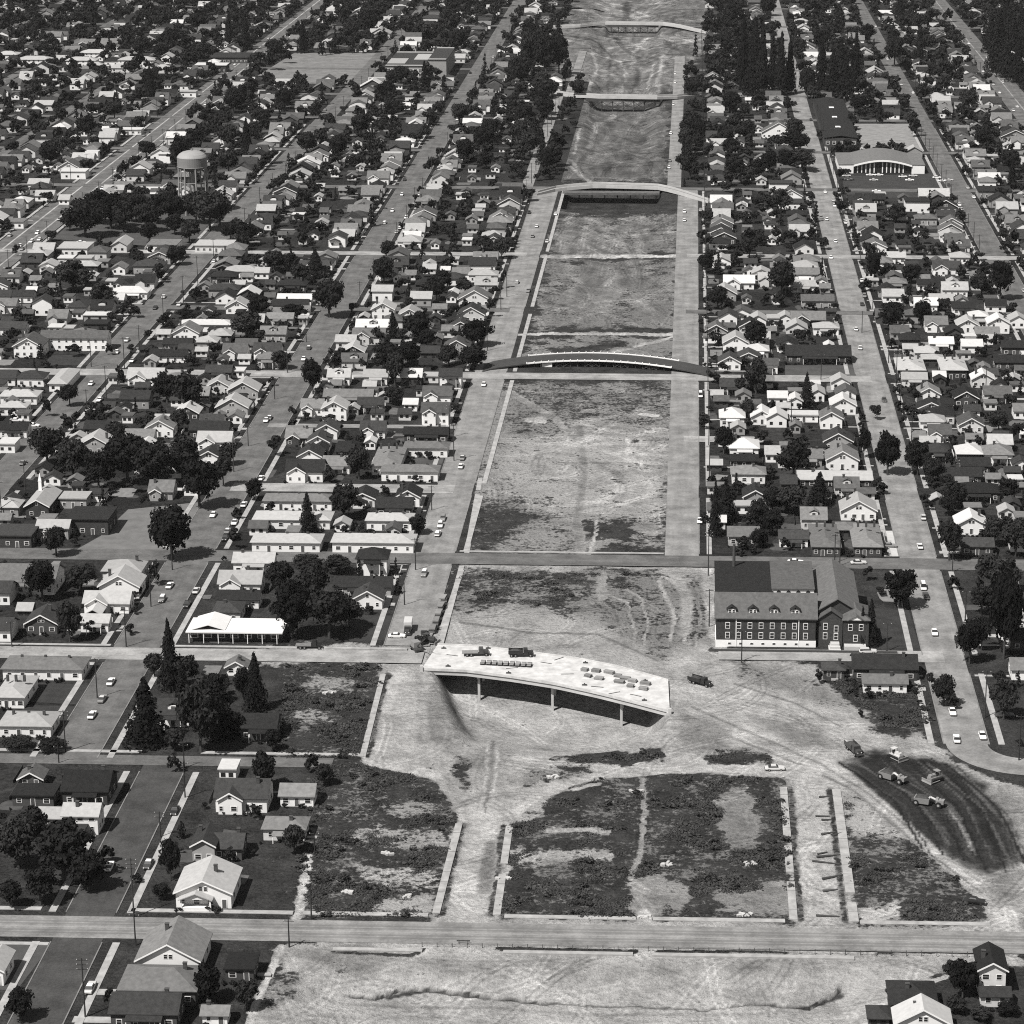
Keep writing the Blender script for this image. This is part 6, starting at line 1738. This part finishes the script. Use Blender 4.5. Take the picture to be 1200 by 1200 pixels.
# small crane by the left bridge end
x, y = G(488, 762)
cr = thing('truck_crane', 'dark small crane with lattice boom at the left bridge end', 'crane', (x, y, 0), .5)
link('carrier', B().box(-1.1, 1.1, -2.5, 2.5, .5, 1.1).mesh('carrier', CARM['d']), cr)
link('cab', B().box(-1.1, 1.1, -.9, 1.8, 1.11, 2.8).mesh('cab', CARM['m']), cr)
link('boom', B().tube((0, -.8, 1.6), (0, -7.0, 6.0), .22, .12, 4).mesh('boom', M_DSTEEL), cr)
for wx in (-1.0, 1.0):
    for wy in (-1.7, 1.7):
        big_wheel(cr, wx, wy, .5, .35)
# material along the right kerb of the left street
for k in range(5):
    x, y = G(520 - 3.2 * k, 703 + 9 * k)
    o = thing('timber_stack', '%s dark timber stack from the far end along the kerb by the bridge' % nth(k), 'timber', (x, y, .08), -.05, 'timber stacks along the kerb')
    for j in range(3):
        link('plank', shared(('tp', j % 2), lambda: B().box(-.9, .9, -2.0, 2.0, 0, .4).mesh('plank', M_DWOOD if j % 2 else M_WOOD)), o, (rnd.uniform(-.2, .2), rnd.uniform(-.4, .4), .42 * j), rnd.uniform(-.08, .08))
# pallets of formwork on the deck
pal = ((685, 786), (698, 787), (714, 789), (724, 793), (741, 799), (756, 802), (689, 793), (702, 796), (726, 800), (739, 805), (754, 808), (733, 796))
for k, (a, c) in enumerate(pal):
    x, y = G(a, c, .35)
    o = thing('formwork_pallet', '%s pallet of formwork panels from the left on the bright bridge deck' % nth(k), 'pallet', (x, y, .36), -.38 + rnd.uniform(-.15, .15), 'pallets on the bridge deck')
    for j in range(3):
        link('panel', shared(('fp', k % 3), lambda: B().box(-1.0 - .25 * (k % 3), 1.0 + .25 * (k % 3), -.75, .75, 0, .24).mesh('panel', M_WOOD)), o, (rnd.uniform(-.15, .15), rnd.uniform(-.1, .1), .27 * j), rnd.uniform(-.05, .05))
for k in range(9):
    x, y = G(566 + 6.8 * k, 778 + .35 * k, .35)
    o = thing('rebar_rack', '%s pale rebar rack from the left in the row on the deck' % nth(k), 'rack', (x, y, .36), -.08, 'racks on the bridge deck')
    link('frame', shared('rk', lambda: B().box(-.7, .7, -1.0, -.9, 0, .9).box(-.7, .7, .9, 1.0, 0, .9).box(-.72, -.62, -1, 1, .4, .5).box(.62, .72, -1, 1, .4, .5).mesh('frame', M_DWOOD)), o)
    link('bars', shared('rkb', lambda: B().box(-.6, .6, -1.3, 1.3, .55, .8).mesh('bars', M_STEEL)), o)
for k, (a, c, q) in enumerate(((600, 783, .3), (640, 777, -.4), (665, 790, .1), (700, 805, -.2), (720, 812, .5), (530, 768, -.3), (655, 772, .8), (745, 815, -.5))):
    x, y = G(a, c, .35)
    tag(link('loose_plank', B().box(-1.8, 1.8, -.16, .16, 0, .08).mesh('loose_plank', M_DWOOD), loc=(x, y, .356), rot=q), '%s loose dark plank from the left lying on the bright bridge deck' % nth(k), 'plank', 'loose planks on the deck')
for k, (a, c) in enumerate(((525, 781), (596, 789), (685, 803), (755, 821), (686, 777), (756, 798), (572, 760), (520, 760))):
    x, y = G(a, c, .35)
    tag(link('deck_drain', B().box(-.7, .7, -.35, .35, 0, .25).box(-.2, .2, -.2, .2, .25, .6).mesh('deck_drain', M_DSTEEL), loc=(x, y, .354)), '%s small dark drain box on the bright bridge deck' % nth(k), 'drain', 'drains on the deck')
# felled logs along the right dirt street
for k, (a, c, l, r_) in enumerate(((968, 933, 3, .2), (967, 955, 4, .35), (971, 959, 3, .1), (974, 976, 4, .25), (965, 998, 3, .5), (972, 1003, 5, .06), (970, 1010, 6, .03), (980, 1026, 6, .3), (973, 1042, 3, .2), (972, 1074, 5, .1), (984, 976, 4, .4))):
    x, y = G(a, c)
    tag(link('fallen_log', B().tube((-l / 1.6, 0, .25), (l / 1.6 * rnd.uniform(.3, 1.1), rnd.uniform(-.8, .8), .25), rnd.uniform(.2, .4), .15, 8).mesh('fallen_log', M_DWOOD), loc=(x, y, hgt(x, y)), rot=r_ + rnd.uniform(-.25, .35)), '%s fallen log from the far end along the right dirt street' % nth(k), 'log', 'logs along the dirt street')
# small sheds, stumps and rubble in the cleared lots
for k, (a, c) in enumerate(((647, 910), (783, 1013), (757, 1074), (874, 1072), (590, 1028), (878, 1012), (745, 927), (455, 1000), (480, 1050), (410, 1045), (385, 812))):
    x, y = G(a, c)
    b_ = B()
    for j in range(7):
        b_.at(rnd.uniform(-1.6, 1.6), rnd.uniform(-.8, .8), 0, rnd.uniform(0, 3)).box(-.6, .6, -.3, .3, 0, rnd.uniform(.2, .6))
    tag(link('rubble_heap', b_.mesh('rubble_heap', M_CONC), loc=(x, y, hgt(x, y))), 'small heap of pale broken concrete, %s from the far side of the weedy lots' % nth(k), 'rubble', 'rubble heaps')
# ------------------------------------------------------------------ utility poles
def pole_meshes(n_arms, H):
    p = shared(('pole', H), lambda: B().tube((0, 0, -.5), (0, 0, H), .2, .12, 8).mesh('pole', M_POLE))
    a = shared('arm', lambda: B().box(-1.25, 1.25, -.07, .07, 0, .14).mesh('crossarm', M_POLE))
    ins = shared('ins', lambda: B().tube((0, 0, .14), (0, 0, .32), .06, n=6).mesh('insulator', M_LAMP))
    return p, a, ins
def pole(x, y, H=11, arms=1, rot=0.0, near=True):
    H = round(H)
    p, a, ins = pole_meshes(arms, H)
    o = link('utility_pole', None, None, (x, y, hgt(x, y)), rot + rnd.uniform(-.05, .05))
    o['category'] = 'pole'
    link('pole', p, o)
    for k in range(arms):
        c = link('crossarm', a, o, (0, .12, H - .6 - 1.1 * k))
        if near:
            for xx in (-1.1, 1.1):
                link('insulator', ins, c, (xx, 0, 0))
    pend('pole', o, 'slender dark wooden utility pole', x, y, 'utility poles along the streets')
PD = '''157 1075 72 3;100 1192 74 3;217 935 42 1;159 1108 44 2;188 981 32 2;339 1110 36 1;365 1077 44 1;369 1001 28 1;202 668 30 1;177 711 38 1;148 758 44 2;114 818 46 1;77 881 48 2;69 894 20 1;216 900 30 1;14 758 30 1;487 668 38 1;474 709 36 1;830 673 50 2;831 733 44 1;869 775 38 1;978 660 34 1;984 663 30 1;1039 763 34 1;1131 728 36 1;1154 841 56 1;1194 891 52 1;1116 670 22 1;164 418 36 2;146 433 36 1;125 471 42 1;102 482 26 1;192 383 34 1;215 355 30 1;232 336 34 1;246 428 28 1;107 430 30 1;30 580 36 1;2 606 42 1;274 553 34 1;291 523 22 1;527 513 36 2;532 540 40 1;441 508 32 1;571 411 28 1;359 401 28 1;337 437 26 1;322 468 24 1;506 598 28 1;587 363 26 1;594 348 26 1;1041 426 34 1;1050 452 40 2;1055 480 34 1;1068 518 34 1;927 505 36 1;962 445 28 1;839 445 32 1;1170 490 20 1;1155 460 30 1;1010 390 24 1;975 180 28 1'''
for ln in PD.split(';'):
    q = list(map(float, ln.split()))
    x, y = G(q[0], q[1])
    pole(x, y, q[2] / mpp(q[1]) / .93, int(q[3]))
for xa, ya, yb, st in ((AV['right'] + 9.5, gy(830, 560), 2200, 37), (AV['arterial'] + 14, 1180, 2700, 40), (AV['arterial'] - 14, 1180, 2700, 40), (AV['tower'] + 9, 1240, 2300, 45), (AV['shade'] + 10, 1150, 2200, 48), (AV['left'] - 10, 1240, 1900, 45), (AV['store'] + 9, 1150, 2200, 45), (AV['market'] - 8, 1280, 1800, 30), (AV['market'] + 9, 1000, 2200, 45), (AV['boulevard'] - 12, 1900, 2700, 50)):
    y = ya + rnd.uniform(0, 20)
    while y < yb:
        if inframe(xa, y, 10):
            pole(xa, y, rnd.uniform(10, 12.5), 1 if rnd.random() < .7 else 2, near=False)
        y += st * rnd.uniform(.85, 1.15)
# wire fence along the near cross street
fe = thing('fence', 'thin wire fence with posts along the near side of the wide cross street', 'fence', (0, Y1 - 6.8, 0))
fp = shared('fpost', lambda: B().box(-.07, .07, -.07, .07, -.2, 1.1).mesh('post', M_DWOOD))
x = G(495, 1108)[0]
while x < G(1140, 1112)[0]:
    link('post', fp, fe, (x, 0, 0)); x += 3.4
x0, x1 = G(495, 1108)[0], G(1140, 1112)[0]
for z in (.55, 1.0):
    link('wire', B().box(x0, x1, -.02, .02, z, z + .035).mesh('wire', M_DSTEEL), fe)
# barricade on the road edge
x, y = G(543, 1106)
bz = thing('barricade', 'dark low barricade standing on the shoulder of the wide cross street', 'barricade', (x, y, .06))
link('rail', B().box(-1.5, 1.5, -.06, .06, .55, .85).mesh('rail', M_DWOOD), bz)
for sx in (-1.0, 1.0):
    link('leg', B().prism('x', [(-.4, 0), (-.3, 0), (.05, .9), (-.05, .9)], sx - .05, sx + .05).prism('x', [(.4, 0), (.3, 0), (-.05, .9), (.05, .9)], sx - .051, sx + .051).mesh('leg', M_DWOOD), bz)
# ------------------------------------------------------------------ number the alike things from the front, then finish
groups = {}
for kind, c, r_, y, o, words_, grp in PENDING:
    groups.setdefault((kind, c, r_), []).append((y, o, words_, grp))
for (kind, c, r_), lst in groups.items():
    lst.sort(key=lambda q: q[0])
    nm = {'building': 'building', 'tree': 'tree', 'car': 'vehicle', 'pole': 'pole'}[kind]
    for i, (y, o, words_, grp) in enumerate(lst):
        s_ = '%s, %s %s from front, %s, %s' % (words_, nth(i), nm, c.replace(' the ', ' '), r_.replace(' the ', ' '))
        if len(s_.split()) > 16:
            s_ = '%s, %s from front, %s, %s' % (words_, nth(i), c.replace(' the ', ' '), r_.replace(' the ', ' '))
        if len(s_.split()) > 16:
            s_ = s_.replace(' with ', ', ', 1).replace('level ', '', 1) if 'level ' in s_ else s_.replace('slender dark ', '')
        o['label'] = s_
        if grp:
            o['group'] = grp
        elif kind == 'building':
            o['group'] = 'houses of the neighbourhood'
# ------------------------------------------------------------------ thin summer haze
HAZE = 0.000013
if HAZE:
    hz = B().box(-1600, 1600, -60, 3400, -9, 285)
    hm = bpy.data.materials.new('haze'); hm.use_nodes = True
    t = hm.node_tree; t.nodes.clear()
    pv = t.nodes.new('ShaderNodeVolumePrincipled'); pv.inputs['Color'].default_value = (.9, .89, .88, 1); pv.inputs['Density'].default_value = HAZE
    ou = t.nodes.new('ShaderNodeOutputMaterial'); t.links.new(pv.outputs[0], ou.inputs['Volume'])
    ho = link('haze', hz.mesh('haze', hm)); ho['kind'] = 'stuff'; ho['label'] = 'thin pale summer haze over the town'; ho['category'] = 'haze'
SC.cycles.volume_bounces = 0
SC.cycles.max_bounces = 4
SC.cycles.diffuse_bounces = 1
SC.cycles.use_denoising = False
SC.cycles.filter_width = 1.1
SC.cycles.pixel_filter_type = 'BLACKMAN_HARRIS'
print('houses', len(HOUSES), 'trees', len(TREES), 'objects', len(SC.objects))
